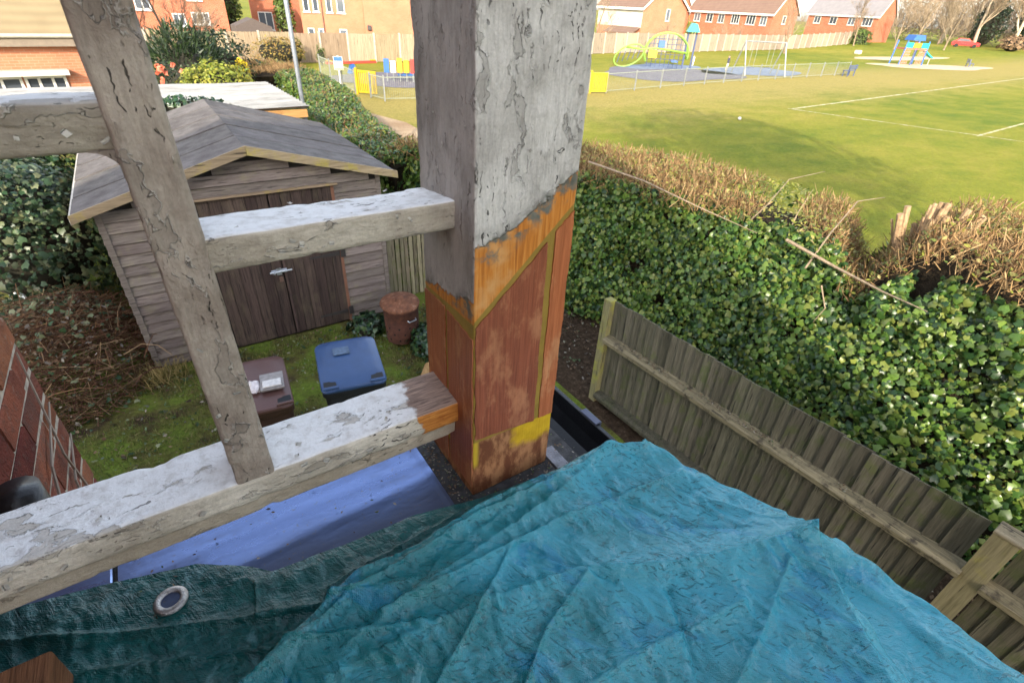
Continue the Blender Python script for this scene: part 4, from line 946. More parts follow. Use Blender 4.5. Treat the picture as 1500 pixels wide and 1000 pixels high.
def wheelie_bin(label, loc, rz, bodyc, lidc, W):
    k = W / 0.58
    m_b = plain("bin_body", bodyc, 0.5, 0.12, 9, 0.15); m_l = plain("bin_lid", lidc, 0.35, 0.10, 7, 0.12)
    g = empty("wheelie_bin", loc, rz, label, "wheelie bin")
    b = MB(); loft(b, [rrect(W * 0.78, -0.24, 0.27, 0.05), rrect(W * 0.80, -0.26, 0.29, 0.35), rrect(W * 0.93, -0.345, 0.33, 0.90), rrect(W * 0.93, -0.345, 0.33, 0.985)]); auto_smooth(b.build("body", m_b, g), 40)
    b = MB(); loft(b, [rrect(W * 0.955, -0.36, 0.34, 0.905), rrect(W * 0.985, -0.375, 0.35, 0.925), rrect(W * 0.985, -0.375, 0.35, 0.985), rrect(W * 0.955, -0.36, 0.34, 0.998)]); auto_smooth(b.build("rim", m_b, g), 40)
    b = MB(); loft(b, [rrect(W * 1.0, -0.392, 0.345, 1.0, 0.06, 0.985, 1.0), rrect(W * 1.01, -0.398, 0.35, 1.02, 0.06, 1.005, 1.03), rrect(W * 0.985, -0.385, 0.345, 1.04, 0.07, 1.025, 1.055), rrect(W * 0.80, -0.30, 0.31, 1.06, 0.10, 1.050, 1.085), rrect(W * 0.62, -0.24, 0.27, 1.07, 0.10, 1.058, 1.092)])
    lid = auto_smooth(b.build("lid", m_l, g), 30)
    for s_ in (-1, 1):
        b = MB(); b.box(s_ * W * 0.36 - 0.055, s_ * W * 0.36 + 0.055, -0.365, -0.285, 1.020, 1.0465, ch=0.004); b.build("grip_recess", plain("recess_dark", (0.008, 0.008, 0.01, 1), 0.6), lid)
        b = MB(); b.box(s_ * W * 0.36 - 0.068, s_ * W * 0.36 + 0.068, -0.392, -0.366, 1.02, 1.052, ch=0.008); b.build("grip", m_l, lid)
    b = MB(); b.tube([(-W * 0.40, 0.372, 1.03), (W * 0.40, 0.372, 1.03)], 0.016, 8)
    for x_ in (-W * 0.36, 0, W * 0.36): b.box(x_ - 0.02, x_ + 0.02, 0.335, 0.375, 0.985, 1.045)
    b.build("hinge_bar", m_b, g)
    b = MB(); b.box(-W * 0.30, W * 0.30, -0.401, -0.3985, 1.0, 1.02); b.build("lid_lip", m_l, lid)
    wm = MB(); wm.tube([(-0.025, 0, 0), (0.025, 0, 0)], 0.10, 16); wme = wm.mesh("wheel"); wme.materials.append(m_tyre)
    for s_ in (-1, 1): link("wheel", wme, None, g, (s_ * W * 0.46, 0.27, 0.10))
    return g, lid
gb, lidb = wheelie_bin("blue-lidded wheelie bin standing on the lawn in front of the shed doors", (1.0, 4.14, 0.03), math.radians(-11), (0.018, 0.020, 0.026, 1), (0.035, 0.078, 0.19, 1), 0.58)
b = MB(); b.box(-0.13, 0.02, 0.05, 0.17, 1.086, 1.0945); o = b.build("number_label", plain("worn_label", (0.10, 0.15, 0.24, 1), 0.6, 0.3, 30), lidb); o["label"] = "worn pale sticker patch on the lid"
gr, lidr = wheelie_bin("brown wheelie bin with rubbish on its lid, left of the blue one", (0.20, 4.20, 0.03), math.radians(-6), (0.055, 0.028, 0.022, 1), (0.115, 0.058, 0.05, 1), 0.49)
b = MB(); b.box(-0.02, 0.17, -0.22, 0.02, 1.066, 1.082); tr = b.build("plastic_tray", plain("tray_grey", (0.30, 0.27, 0.25, 1), 0.5, 0.2, 30), None); tr.location = (0.24, 4.19, 0.055); tr.rotation_euler = (0, 0, -0.15); tag(tr, "grey plastic tray lying on the brown bin lid", "tray")
b = MB(); b.box(0.0, 0.15, -0.20, -0.10, 1.0825, 1.10, ch=0.006); pk_ = b.build("paper_packet", plain("packet_white", (0.70, 0.66, 0.62, 1), 0.7, 0.2, 30), None); pk_.location = (0.24, 4.19, 0.055); pk_.rotation_euler = (0, 0, -0.15); tag(pk_, "pale flat packet lying on the tray on the brown bin", "packet")
def crumple(label, loc, rad, mat, seed, name="crumpled_paper", cat="paper"):
    V = []; N1, N2 = 8, 12
    for i in range(N1 + 1):
        for j in range(N2):
            ph = math.pi * i / N1 - math.pi / 2; th = 2 * math.pi * j / N2; V.append((math.cos(ph) * math.cos(th), math.cos(ph) * math.sin(th), math.sin(ph)))
    V = np.array(V); V *= (1 + 0.45 * fbm(V * 2.3 + seed, 3, seed))[:, None]; V = V * np.array(rad); V[:, 2] -= V[:, 2].min()
    o = link(name, mesh_np(name, V, [[i * N2 + j, i * N2 + (j + 1) % N2, (i + 1) * N2 + (j + 1) % N2, (i + 1) * N2 + j] for i in range(N1) for j in range(N2)]), mat); o.location = loc
    return tag(o, label, cat)
crumple("scrunched white and pink paper on the brown bin lid", (0.155, 4.09, 1.075), (0.045, 0.09, 0.04), plain("paper_white", (0.72, 0.64, 0.62, 1), 0.8, 0.25, 40), 5)

# ------------------------------------------------------------------ rusty incinerator bin
inc = empty("garden_incinerator", (2.16, 5.72, 0.02), 0.4, "rusty round garden incinerator with lid beside the shed", "incinerator")
n = NT("rusty_steel"); f1 = n.noise(scale=9, detail=7, rough=0.65); c = n.ramp(f1, [(0.3, (0.035, 0.013, 0.009, 1)), (0.55, (0.095, 0.032, 0.02, 1)), (0.75, (0.19, 0.07, 0.032, 1))]); m_rust = n.fin(c, 0.85, n.bump(n.noise(scale=90, detail=4), 0.4, 0.004))
n = NT("rusty_lid"); f1 = n.noise(scale=16, detail=7, rough=0.7); c = n.ramp(f1, [(0.3, (0.07, 0.025, 0.013, 1)), (0.55, (0.17, 0.065, 0.03, 1)), (0.74, (0.32, 0.19, 0.13, 1))]); m_rlid = n.fin(c, 0.85, n.bump(f1, 0.4, 0.004))
b = MB(); b.lathe([(0.205, 0.06), (0.215, 0.07), (0.225, 0.30), (0.235, 0.54), (0.243, 0.545), (0.243, 0.565), (0.228, 0.56), (0.21, 0.08)], 32, capb=True); b.build("drum", m_rust, inc, True)
b = MB(); b.lathe([(0.258, 0.0), (0.262, 0.012), (0.25, 0.03), (0.16, 0.045), (0.06, 0.06), (0.05, 0.09), (0.045, 0.09)], 32, capt=True); l_ = b.build("lid", m_rlid, inc, True); l_.location = (0.0, 0.01, 0.585); l_.rotation_euler = (0.06, -0.05, 0)
hm = MB(); hm.tube([(math.cos(t) * 0.012, math.sin(t) * 0.012, 0) for t in np.linspace(0, 2 * math.pi, 9)[:-1]], 0.001, 3, closed=True); 
hm = MB(); hm.lathe([(0.0005, 0.0), (0.013, 0.0), (0.013, -0.004)], 10); hme = hm.mesh("vent_hole"); hme.materials.append(plain("hole_black", (0.004, 0.003, 0.003, 1), 0.9))
for r_i, zz in enumerate((0.13, 0.22, 0.31)):
    for k_ in range(10):
        t = 2 * math.pi * (k_ + 0.5 * (r_i % 2)) / 10; rr = 0.2165 + 0.0445 * (zz - 0.07) + 0.0022
        o = link("vent_hole", hme, None, inc, (rr * math.cos(t), rr * math.sin(t), zz)); o.rotation_euler = Vector((math.cos(t), math.sin(t), -0.04)).to_track_quat('Z', 'Y').to_euler()
for t in (-1.75, 1.4):
    c_ = Vector((math.cos(t), math.sin(t), 0)); s_ = Vector((-math.sin(t), math.cos(t), 0))
    b = MB(); b.tube([c_ * 0.232 + s_ * -0.06 + Vector((0, 0, 0.44)), c_ * 0.262 + s_ * -0.055 + Vector((0, 0, 0.43)), c_ * 0.262 + s_ * 0.055 + Vector((0, 0, 0.43)), c_ * 0.232 + s_ * 0.06 + Vector((0, 0, 0.44))], 0.007, 6); b.build("handle", m_mgalv, inc)
for t in (0.3, 2.4, 4.5):
    b = MB(); b.bar((0.17 * math.cos(t), 0.17 * math.sin(t), 0.07), (0.2 * math.cos(t), 0.2 * math.sin(t), -0.02), 0.03, 0.01); b.build("foot", m_rust, inc)
lg = MB(); lg.tube([(1.95, 4.62, 0.06), (2.18, 4.92, 0.07)], [0.075, 0.07], 14); o = lg.build("cut_log", wood("cut_log_wood", (0.25, 0.13, 0.05, 1), (0.5, 0.3, 0.13, 1), 'y', 20, 0.9), None); tag(o, "short orange-brown cut log lying on the lawn by the post", "log")

# ------------------------------------------------------------------ close-boarded fence on the right
m_fbd = wood("mossy_fence_board", (0.055, 0.050, 0.034, 1), (0.135, 0.122, 0.086, 1), 'z', 34, 0.95, (0.075, 0.09, 0.028, 1), 0.7, 0.28, 0.5, lscale=5)
m_fpo = wood("fence_post_wood", (0.12, 0.105, 0.052, 1), (0.27, 0.235, 0.125, 1), 'z', 28, 0.9, (0.32, 0.31, 0.03, 1), 0.5, 0.1, 0.5, lscale=4)
m_frl = wood("fence_rail_wood", (0.10, 0.085, 0.052, 1), (0.30, 0.25, 0.155, 1), 'y', 34, 0.95, (0.045, 0.036, 0.028, 1), 0.92, 0.1, 0.6, lscale=11)
bf = empty("close_boarded_fence", (3.65, 1.7, 0), 0, "mossy close-boarded timber fence between the roof and the ivy hedge", "fence")
def fpost(y, z1, w=0.095):
    b = MB(); b.box(3.60, 3.60 + w, y - w / 2, y + w / 2, -0.1, z1, ch=0.006); kid(b.build("fence_post", m_fpo), bf)
fpost(3.40, 1.40); fpost(-0.10, 1.47, 0.13); fpost(-2.7, 1.47); 
b = MB(); b.box(3.585, 3.725, -0.175, -0.03, 1.4725, 1.495, ch=0.005); kid(b.build("post_cap", m_frl), bf)
yy = 3.345
while yy > -2.65:
    w_ = random.uniform(0.088, 0.112)
    if not (-0.16 < yy - w_ / 2 < -0.04):
        zt = np.interp(yy, [-3, 0, 3.4], [1.475, 1.465, 1.385]) + random.uniform(-0.008, 0.008); tlt = random.uniform(-0.004, 0.004)
        b = MB(); b.prism([(3.692 + tlt, yy - w_), (3.698 + tlt, yy - w_), (3.690, yy + 0.016), (3.672 + tlt, yy + 0.016)], 'z', 0.02, zt); kid(b.build("fence_board", m_fbd), bf)
    yy -= w_
for ya, yb, za, zb in ((-0.045, 3.352, 1.10, 0.965), (-0.045, 3.352, 0.30, 0.18), (-2.65, -0.157, 1.12, 1.10), (-2.65, -0.157, 0.32, 0.30)):
    b = MB(); V = []
    for y_, z_ in ((ya, za), (yb, zb)): V += [(3.690, y_, z_ - 0.075), (3.690, y_, z_ + 0.0), (3.60, y_, z_ - 0.006), (3.570, y_, z_ - 0.03), (3.578, y_, z_ - 0.075)]
    F = [[0, 1, 2, 3, 4][::-1], [5, 6, 7, 8, 9]] + [[i, (i + 1) % 5, 5 + (i + 1) % 5, 5 + i] for i in range(5)]
    kid(MB().add(V, F).build("arris_rail", m_frl if za > 0.6 else m_fbd), bf)
N = 900
tt = rng.uniform(0, 1, N); yl = -0.04 + 3.38 * tt
Pl = np.stack([rng.uniform(3.60, 3.678, N), yl, np.interp(yl, [-0.045, 3.352], [1.10, 0.965]) + 0.001], 1); Pl = Pl[fbm(Pl * 3.0, 3, 6) > -0.1]; N = len(Pl)
o = scatter("rail_litter", OVL, OVLF, Pl, frames(np.tile((-0.3, 0, 1.0), (N, 1)), None, 0.4), rng.uniform(0.006, 0.022, N), m_litter); tag(o, "dark moss and leaf crumbs along the top rail of the fence", "leaf litter", kind="stuff")

sf = empty("slatted_fence", (2.9, 6.92, 0), 0, "narrow fence of greenish vertical slats right of the shed", "fence")
sm = MB(); sm.box(-0.028, 0.028, -0.010, 0.010, 0, 1.62, ch=0.004); sme = sm.mesh("slat"); sme.materials.append(wood("green_slat", (0.13, 0.11, 0.07, 1), (0.30, 0.26, 0.18, 1), 'z', 30, 0.9, (0.13, 0.16, 0.03, 1), 0.5, 0.25))
for k_ in range(14): link("slat", sme, None, sf, (-0.48 + k_ * 0.072, random.uniform(-0.012, 0.012), 0.0), (0, random.uniform(-0.01, 0.01), random.uniform(-0.15, 0.15)))
for z_ in (0.4, 1.3):
    b = MB(); b.box(-0.52, 0.52, 0.024, 0.06, z_, z_ + 0.07); b.build("fence_rail", m_fpo, sf)

# ------------------------------------------------------------------ plants and rough ground
m_ivyd = leafmat("dark_ivy_leaf", [(0.012, 0.035, 0.016, 1), (0.02, 0.055, 0.025, 1), (0.03, 0.07, 0.022, 1), (0.055, 0.095, 0.03, 1), (0.018, 0.045, 0.03, 1)], 0.32, 0.18, 0.55)
m_brbr = leafmat("bramble_leaf", [(0.025, 0.06, 0.025, 1), (0.05, 0.105, 0.04, 1), (0.11, 0.17, 0.075, 1), (0.22, 0.23, 0.12, 1), (0.04, 0.08, 0.03, 1)], 0.4, 0.2)
m_brbd = leafmat("dark_bramble_leaf", [(0.016, 0.042, 0.018, 1), (0.032, 0.072, 0.028, 1), (0.07, 0.12, 0.05, 1), (0.15, 0.16, 0.08, 1), (0.022, 0.05, 0.02, 1)], 0.4, 0.2)
bush("glossy dark bramble and ivy thicket left of the shed", (-1.75, 9.0, 1.0), (0.98, 1.45, 1.2), 0.060, 7000, m_brbd, 41, "ivy_thicket", "shrub", IVY, IVYF)
bush("tall dark ivy mass behind the left end of the shed", (-2.3, 11.2, 1.15), (1.3, 1.2, 1.3), 0.07, 4200, m_ivyd, 42, "ivy_thicket", "shrub", IVY, IVYF)
bush("ivy growing over the far end of the shed ridge", (0.5, 10.05, 2.35), (0.75, 0.16, 0.24), 0.06, 420, m_ivyd, 43, "ivy_clump", "ivy", IVY, IVYF, None, True)
bush("low ivy patch left of the incinerator", (1.83, 6.15, 0.12), (0.28, 0.28, 0.18), 0.055, 320, m_ivyd, 44, "ivy_clump", "ivy", IVY, IVYF)
bush("low ivy clump in front of the incinerator, by the post", (2.40, 5.30, 0.14), (0.30, 0.42, 0.22), 0.055, 520, m_ivyd, 45, "ivy_clump", "ivy", IVY, IVYF)
# heap of cut brushwood
m_stick = leafmat("brush_twig", [(0.10, 0.042, 0.028, 1), (0.17, 0.08, 0.045, 1), (0.24, 0.14, 0.07, 1), (0.06, 0.028, 0.02, 1), (0.30, 0.20, 0.11, 1)], 0.85, 0.0, 0.2)
hp = empty("brushwood_heap", (-1.6, 7.2, 0), 0, "heap of reddish-brown cut brambles and twigs left of the shed", "brushwood")
r_ = np.random.default_rng(77); N = 3400
ang = r_.uniform(0, 2 * np.pi, N); rad = np.sqrt(r_.uniform(0, 1, N)); hx, hy = rad * np.cos(ang) * 0.95, rad * np.sin(ang) * 1.35
hh = 0.85 * np.clip(1 - rad ** 2, 0, 1) + 0.05; P = np.stack([hx, hy, hh * r_.uniform(0.55, 1.05, N)], 1)
D = r_.normal(0, 1, (N, 3)) * np.array((1, 1, 0.35)); L = r_.uniform(0.12, 0.55, N)
Dn = D / np.linalg.norm(D, axis=1, keepdims=True); P = P - Dn * (L * 0.5)[:, None]; P[:, 2] = np.maximum(P[:, 2], 0.03)
w_ = r_.uniform(0.004, 0.011, N)
o = scatter("twigs", STICK * np.array((1, 1, 1)), STICKF, P, frames(D, None, 0.0), np.stack([w_, w_, L], 1), m_stick, hp); o["kind"] = "stuff"
b = MB()
for k_ in range(130):
    a = Vector((r_.normal(0, 0.45), r_.normal(0, 0.65), r_.uniform(0.15, 0.55))); d = Vector((r_.normal(), r_.normal(), 0.3)).normalized() * r_.uniform(0.2, 0.5)
    c_ = d.cross(Vector((0, 0, 1))) * r_.uniform(-0.5, 0.5)
    b.tube([a - d, a - d * 0.3 + c_ * 0.6 + Vector((0, 0, 0.07)), a + d * 0.4 + c_ * 0.5 + Vector((0, 0, 0.04)), a + d - Vector((0, 0, 0.08))], [0.007, 0.006, 0.005, 0.003], 4)
o = b.build("bramble_canes", m_stick, hp); o["kind"] = "stuff"
N = 420; P = np.stack([r_.normal(0, 0.55, N), r_.normal(0, 0.8, N), np.zeros(N)], 1); P[:, 2] = 0.85 * np.clip(1 - (P[:, 0] / 0.95) ** 2 - (P[:, 1] / 1.35) ** 2, 0, 1) + r_.uniform(0.03, 0.1, N)
o = scatter("leaves", IVY, IVYF, P, frames(np.tile((0, -0.3, 1.0), (N, 1)), None, 0.5), r_.uniform(0.03, 0.075, N), m_brbr, hp); o["kind"] = "stuff"
N = 1500; P = np.stack([r_.normal(0, 0.5, N), r_.normal(0, 0.75, N), np.zeros(N)], 1); P[:, 2] = 0.83 * np.clip(1 - (P[:, 0] / 0.95) ** 2 - (P[:, 1] / 1.35) ** 2, 0, 1) + r_.uniform(0.0, 0.08, N)
o = scatter("dead_leaves", OVL, OVLF, P, frames(np.tile((0, -0.3, 1.0), (N, 1)), None, 0.7), r_.uniform(0.03, 0.07, N), m_litter, hp); o["kind"] = "stuff"
m_plw = plain("white_plastic", (0.70, 0.74, 0.76, 1), 0.4, 0.2, 20)
b = MB(); b.tube([(-2.3, 8.75, 0.62), (-2.05, 8.35, 0.66), (-1.86, 8.05, 0.60), (-1.90, 7.80, 0.55)], [0.03, 0.035, 0.03, 0.01], 5); b.tube([(-2.1, 8.5, 0.6), (-2.0, 8.1, 0.55), (-2.05, 7.7, 0.5)], [0.025, 0.03, 0.012], 5)
o = b.build("plastic_sheeting", m_plw); tag(o, "torn white plastic strip caught on the brushwood at the left edge", "plastic strip")
# grass, moss and fallen leaves on the lawn
N = 26000
P = np.stack([rng.uniform(-2.6, 3.3, N), rng.uniform(3.2, 6.55, N), np.zeros(N)], 1)
keep = (fbm(P * 1.7, 3, 5) > -0.22); P = P[keep]; P[:, 2] = gz(P[:, 0], P[:, 1]); N = len(P)
m_grass = leafmat("grass_blade", [(0.075, 0.12, 0.022, 1), (0.12, 0.18, 0.03, 1), (0.18, 0.21, 0.05, 1), (0.25, 0.21, 0.09, 1), (0.12, 0.13, 0.04, 1)], 0.6, 0.3, 0.3)
o = scatter("lawn_grass", BLADE, BLADEF, P, frames(np.tile((0, 0, 1.0), (N, 1)), None, 0.35), np.stack([rng.uniform(0.005, 0.010, N), rng.uniform(0.03, 0.07, N), rng.uniform(0.02, 0.06, N)], 1), m_grass); tag(o, "short mossy grass of the lawn in front of the shed", "grass", kind="stuff")
N = 1500; P = np.stack([rng.uniform(-2.2, 3.2, N), rng.uniform(3.4, 6.5, N), np.zeros(N)], 1); P[:, 2] = gz(P[:, 0], P[:, 1]) + 0.03
o = scatter("lawn_weeds", OVL, OVLF, P, frames(np.tile((0, 0, 1.0), (N, 1)), None, 0.4), np.clip(rng.lognormal(-3.5, 0.45, N), 0.012, 0.08), m_brbr); tag(o, "broad-leaved weeds dotted over the lawn", "weeds", kind="stuff")
tf = np.random.default_rng(5); N = 260; P = np.stack([tf.normal(-0.62, 0.16, N), tf.normal(6.33, 0.13, N), np.full(N, 0.03)], 1)
o = scatter("dry_tuft", BLADE, BLADEF, P, frames(np.tile((0, 0, 1.0), (N, 1)), None, 0.5), np.stack([tf.uniform(0.006, 0.012, N), tf.uniform(0.08, 0.2, N), tf.uniform(0.12, 0.28, N)], 1), leafmat("straw_blade", [(0.32, 0.24, 0.08, 1), (0.22, 0.18, 0.05, 1), (0.4, 0.3, 0.12, 1)], 0.8, 0.2)); tag(o, "straw-coloured grass tuft at the shed's front corner", "grass", kind="stuff")
N = 3200; P = np.stack([rng.uniform(3.75, 5.9, N), rng.uniform(-1.5, 6.5, N), np.zeros(N)], 1); P[:, 2] = gz(P[:, 0], P[:, 1]) + 0.012
o = scatter("soil_litter", OVL, OVLF, P, frames(np.tile((0, 0, 1.0), (N, 1)), None, 0.4), rng.uniform(0.02, 0.06, N), m_litter); tag(o, "fallen brown leaves on the soil under the hedge", "leaf litter", kind="stuff")
# bare vine stems on the brick wall
vine = MB()
for (a, b_, c_) in (((-0.385, 1.36, 2.75), (-0.382, 1.30, 3.05), (-0.384, 1.38, 3.3)), ((-0.384, 1.2, 2.8), (-0.383, 1.28, 2.98), (-0.384, 1.42, 3.02)), ((-0.384, 1.05, 2.95), (-0.382, 1.2, 3.1), (-0.384, 1.4, 3.14)), ((-0.384, 1.41, 2.6), (-0.383, 1.33, 2.8), (-0.384, 1.2, 2.92))):
    vine.tube([a, b_, c_], [0.004, 0.003, 0.002], 5)
o = vine.build("bare_vine", plain("vine_stem", (0.30, 0.24, 0.19, 1), 0.9)); tag(o, "thin dead vine stems clinging to the brick wall", "vine")
N = 900; P = np.stack([rng.uniform(-2.2, 3.2, N), rng.uniform(3.4, 6.5, N), np.zeros(N)], 1); P[:, 2] = gz(P[:, 0], P[:, 1]) + 0.035
o = scatter("lawn_litter", OVL, OVLF, P, frames(np.tile((0, 0, 1.0), (N, 1)), None, 0.5), rng.uniform(0.015, 0.05, N), m_litter); tag(o, "brown dead leaves scattered over the lawn by the bins", "leaf litter", kind="stuff")
# ================================================================== ivy hedges
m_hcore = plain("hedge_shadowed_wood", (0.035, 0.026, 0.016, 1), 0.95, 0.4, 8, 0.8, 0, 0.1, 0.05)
m_ivyh = leafmat("hedge_ivy_leaf", [(0.020, 0.052, 0.016, 1), (0.05, 0.11, 0.022, 1), (0.095, 0.175, 0.03, 1), (0.15, 0.22, 0.04, 1), (0.030, 0.070, 0.030, 1), (0.20, 0.235, 0.05, 1)], 0.32, 0.25, 0.4)
m_straw = leafmat("cut_stem", [(0.28, 0.165, 0.075, 1), (0.40, 0.255, 0.12, 1), (0.20, 0.11, 0.05, 1), (0.52, 0.36, 0.18, 1), (0.13, 0.075, 0.035, 1)], 0.85, 0.05, 0.2)
m_ytop = leafmat("hedge_top_leaf", [(0.20, 0.22, 0.03, 1), (0.30, 0.29, 0.05, 1), (0.09, 0.14, 0.025, 1), (0.36, 0.30, 0.10, 1)], 0.5, 0.3)

def ivy_hedge(label, yk, xf, xb, hk, y0, y1, nface, ntop, nback, leaf, seed, hfun=None, name="ivy_hedge", straw=6000, singles=0, ymix=0.35, sl=(0.07, 0.24), fm=None, foot=0.0, tm=None):
    r_ = np.random.default_rng(seed); root = empty(name, (float(np.interp((y0 + y1) / 2, yk, xf)) + 0.6, (y0 + y1) / 2, 0), 0, label, "hedge"); off = np.array(root.location)
    fx = lambda y: np.interp(y, yk, xf); bx_ = lambda y: np.interp(y, yk, xb); H = lambda x, y: (hfun(x, y) if hfun else np.interp(y, yk, hk))
    fm = fm or m_ivyh
    # core
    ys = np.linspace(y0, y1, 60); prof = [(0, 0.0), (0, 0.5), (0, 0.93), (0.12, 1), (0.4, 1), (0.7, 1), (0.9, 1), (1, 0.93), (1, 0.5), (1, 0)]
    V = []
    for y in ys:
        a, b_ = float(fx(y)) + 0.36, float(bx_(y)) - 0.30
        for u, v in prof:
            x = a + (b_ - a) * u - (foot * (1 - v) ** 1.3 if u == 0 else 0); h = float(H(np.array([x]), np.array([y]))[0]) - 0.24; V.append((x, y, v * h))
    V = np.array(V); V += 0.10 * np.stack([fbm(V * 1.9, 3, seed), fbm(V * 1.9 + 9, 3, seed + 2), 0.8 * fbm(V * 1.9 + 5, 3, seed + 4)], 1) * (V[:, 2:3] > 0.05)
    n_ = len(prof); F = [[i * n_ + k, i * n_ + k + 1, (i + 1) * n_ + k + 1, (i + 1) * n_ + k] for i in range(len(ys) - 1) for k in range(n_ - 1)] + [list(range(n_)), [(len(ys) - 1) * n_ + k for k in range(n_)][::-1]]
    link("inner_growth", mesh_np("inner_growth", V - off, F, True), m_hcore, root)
    def face(N, side):
        y = r_.uniform(y0, y1, N); t = r_.uniform(0, 1, N) ** 0.8; base = fx(y) if side < 0 else bx_(y)
        h = H(base, y); z = t * h * (0.965 - (0.10 * np.clip((2.2 - y) / 0.6, 0, 1) if singles else 0))
        q = np.stack([y * 0.9, z * 1.3, np.full(N, seed)], 1); lump = 0.26 * fbm(q * 1.3, 3, seed) + 0.16 * fbm(q * 3.4, 2, seed + 5)
        dep = r_.uniform(-0.03, 0.24, N)
        x = base + side * foot * (1 - t) ** 1.3 + side * (lump - dep) + (-side) * 0.10 * np.clip(t - 0.85, 0, 1) * 4
        return np.stack([x, y, z], 1), np.stack([np.full(N, side * 1.0), np.zeros(N), np.full(N, 0.35)], 1), q
    P, Nn, q = face(nface, -1)
    thin = fbm(q * 1.6 + 3, 3, seed + 8) > -0.46; P, Nn = P[thin], Nn[thin]
    fr = frames(Nn, None, 0.45); S = np.clip(r_.lognormal(0, 0.33, len(P)), 0.4, 1.9) * leaf
    if singles:
        cd = np.linalg.norm(P - np.array((0, 0, 4.0)), axis=1) + np.where((P[:, 1] < 0.75) | (P[:, 2] < 0.5), 30, 0) - S * 12; idx = np.argsort(cd)[:singles]
        bm_ = mesh_np("leaf", IVY, IVYF); bm_.materials.append(fm)
        for i in idx:
            o = link("leaf", bm_, None, root); M_ = Matrix(fr[i].T.tolist()).to_4x4(); o.matrix_basis = Matrix.Translation(Vector(P[i] - off)) @ M_ @ Matrix.Scale(S[i], 4)
        kp = np.ones(len(P), bool); kp[idx] = False; P, fr, S = P[kp], fr[kp], S[kp]
    scatter("foliage", IVY, IVYF, P - off, fr, S, fm, root)["kind"] = "stuff"
    if nback:
        P, Nn, q = face(nback, 1); scatter("rear_foliage", IVY, IVYF, P - off, frames(Nn, None, 0.45), r_.uniform(0.7, 1.4, nback) * leaf * 1.2, fm, root)["kind"] = "stuff"
    # clipped top: sawn stems, some leaf
    def top(N):
        y = r_.uniform(y0, y1, N); u = r_.uniform(-0.03, 1.03, N); x = fx(y) + (bx_(y) - fx(y)) * (0.02 + 0.98 * u); z = H(x, y) + 0.07 * fbm(np.stack([x * 1.6, y * 1.6, y * 0], 1), 3, seed + 3) - 0.25 * np.clip(np.abs(u - 0.5) * 2 - 0.88, 0, 1) * 5 * 0.4
        return np.stack([x, y, z], 1)
    P = top(int(straw * 1.10)); g = fbm(np.stack([P[:, 0] * 0.7, P[:, 1] * 0.7, P[:, 1] * 0], 1), 3, seed + 21) + (0.035 * (P[:, 1] - 3.5) + 0.7 * np.clip((2.3 - P[:, 1]) / 0.5, 0, 1)) * (singles > 0); P = P[np.argsort(-g)[:straw]]; P[:, 2] -= r_.uniform(0.05, 0.17, straw); D = r_.normal(0, 0.55, (straw, 3)) + np.array((0, 0, 0.85)); w_ = np.clip(r_.lognormal(-4.85, 0.5, straw), 0.003, 0.03)
    scatter("cut_stems", STICK, STICKF, P - off, frames(D, None, 0.0), np.stack([w_, w_, r_.uniform(sl[0], sl[1], straw)], 1), m_straw, root)["kind"] = "stuff"
    P = top(ntop); g = fbm(np.stack([P[:, 0] * 0.9, P[:, 1] * 0.9, P[:, 1] * 0], 1), 3, seed + 11); P = P[g > 1 - 2 * ymix - 0.35]; P[:, 2] += r_.uniform(-0.1, 0.06, len(P))
    scatter("top_leaves", OVL, OVLF, P - off, frames(np.tile((-0.2, 0, 1.0), (len(P), 1)), None, 0.5), r_.uniform(0.5, 1.2, len(P)) * leaf, tm or m_ytop, root)["kind"] = "stuff"
    return root
YK = [-7, 0.7, 1.9, 3.2, 4.5, 6.1, 7.5, 9.3]; XF = [6.0, 5.70, 6.0, 6.10, 5.85, 5.35, 4.5, 3.5]; XB = [8.4, 8.35, 8.15, 7.95, 7.75, 7.65, 7.2, 5.2]; HK = [1.95] * 8
hf = lambda x, y: 1.93 + 0.36 * np.clip((2.6 - y) / 0.8, 0, 1) - 0.62 * np.exp(-((y - (2.05 + 0.36 * (x - 6.0))) / 0.30) ** 2) - 0.10 * np.clip((y - 6) / 3, 0, 1)
hr = ivy_hedge("broad ivy-covered hedge with straw-coloured clipped top, right of the post", YK, XF, XB, HK, -1.6, 9.3, 40000, 9000, 2500, 0.058, 51, hf, straw=17000, singles=300, foot=1.05, ymix=0.5)
YK2 = [8.8, 10, 12, 14, 16, 18, 20.7, 23.0]; XF2 = [3.05, 3.05, 3.05, 3.35, 3.85, 4.2, 4.4, 4.6]; XB2 = [4.15, 4.15, 4.35, 4.75, 5.25, 5.65, 5.9, 6.0]
ivy_hedge("long green ivy hedge running back behind the shed to the playground", YK2, XF2, XB2, [1.72, 1.70, 1.68, 1.62, 1.6, 1.55, 1.5, 1.5], 8.8, 23.0, 15000, 9000, 6000, 0.085, 52, straw=1500, ymix=0.62, tm=m_ivyh)
YK3 = [23.1, 24.0, 25.4, 26.5]; 
ivy_hedge("straw-topped end of the hedge near the yellow flowers", YK3, [3.0, 2.8, 2.6, 2.6], [5.9, 5.8, 5.6, 5.4], [1.55] * 4, 23.1, 26.5, 2600, 1200, 500, 0.10, 53, straw=4200, ymix=0.2)

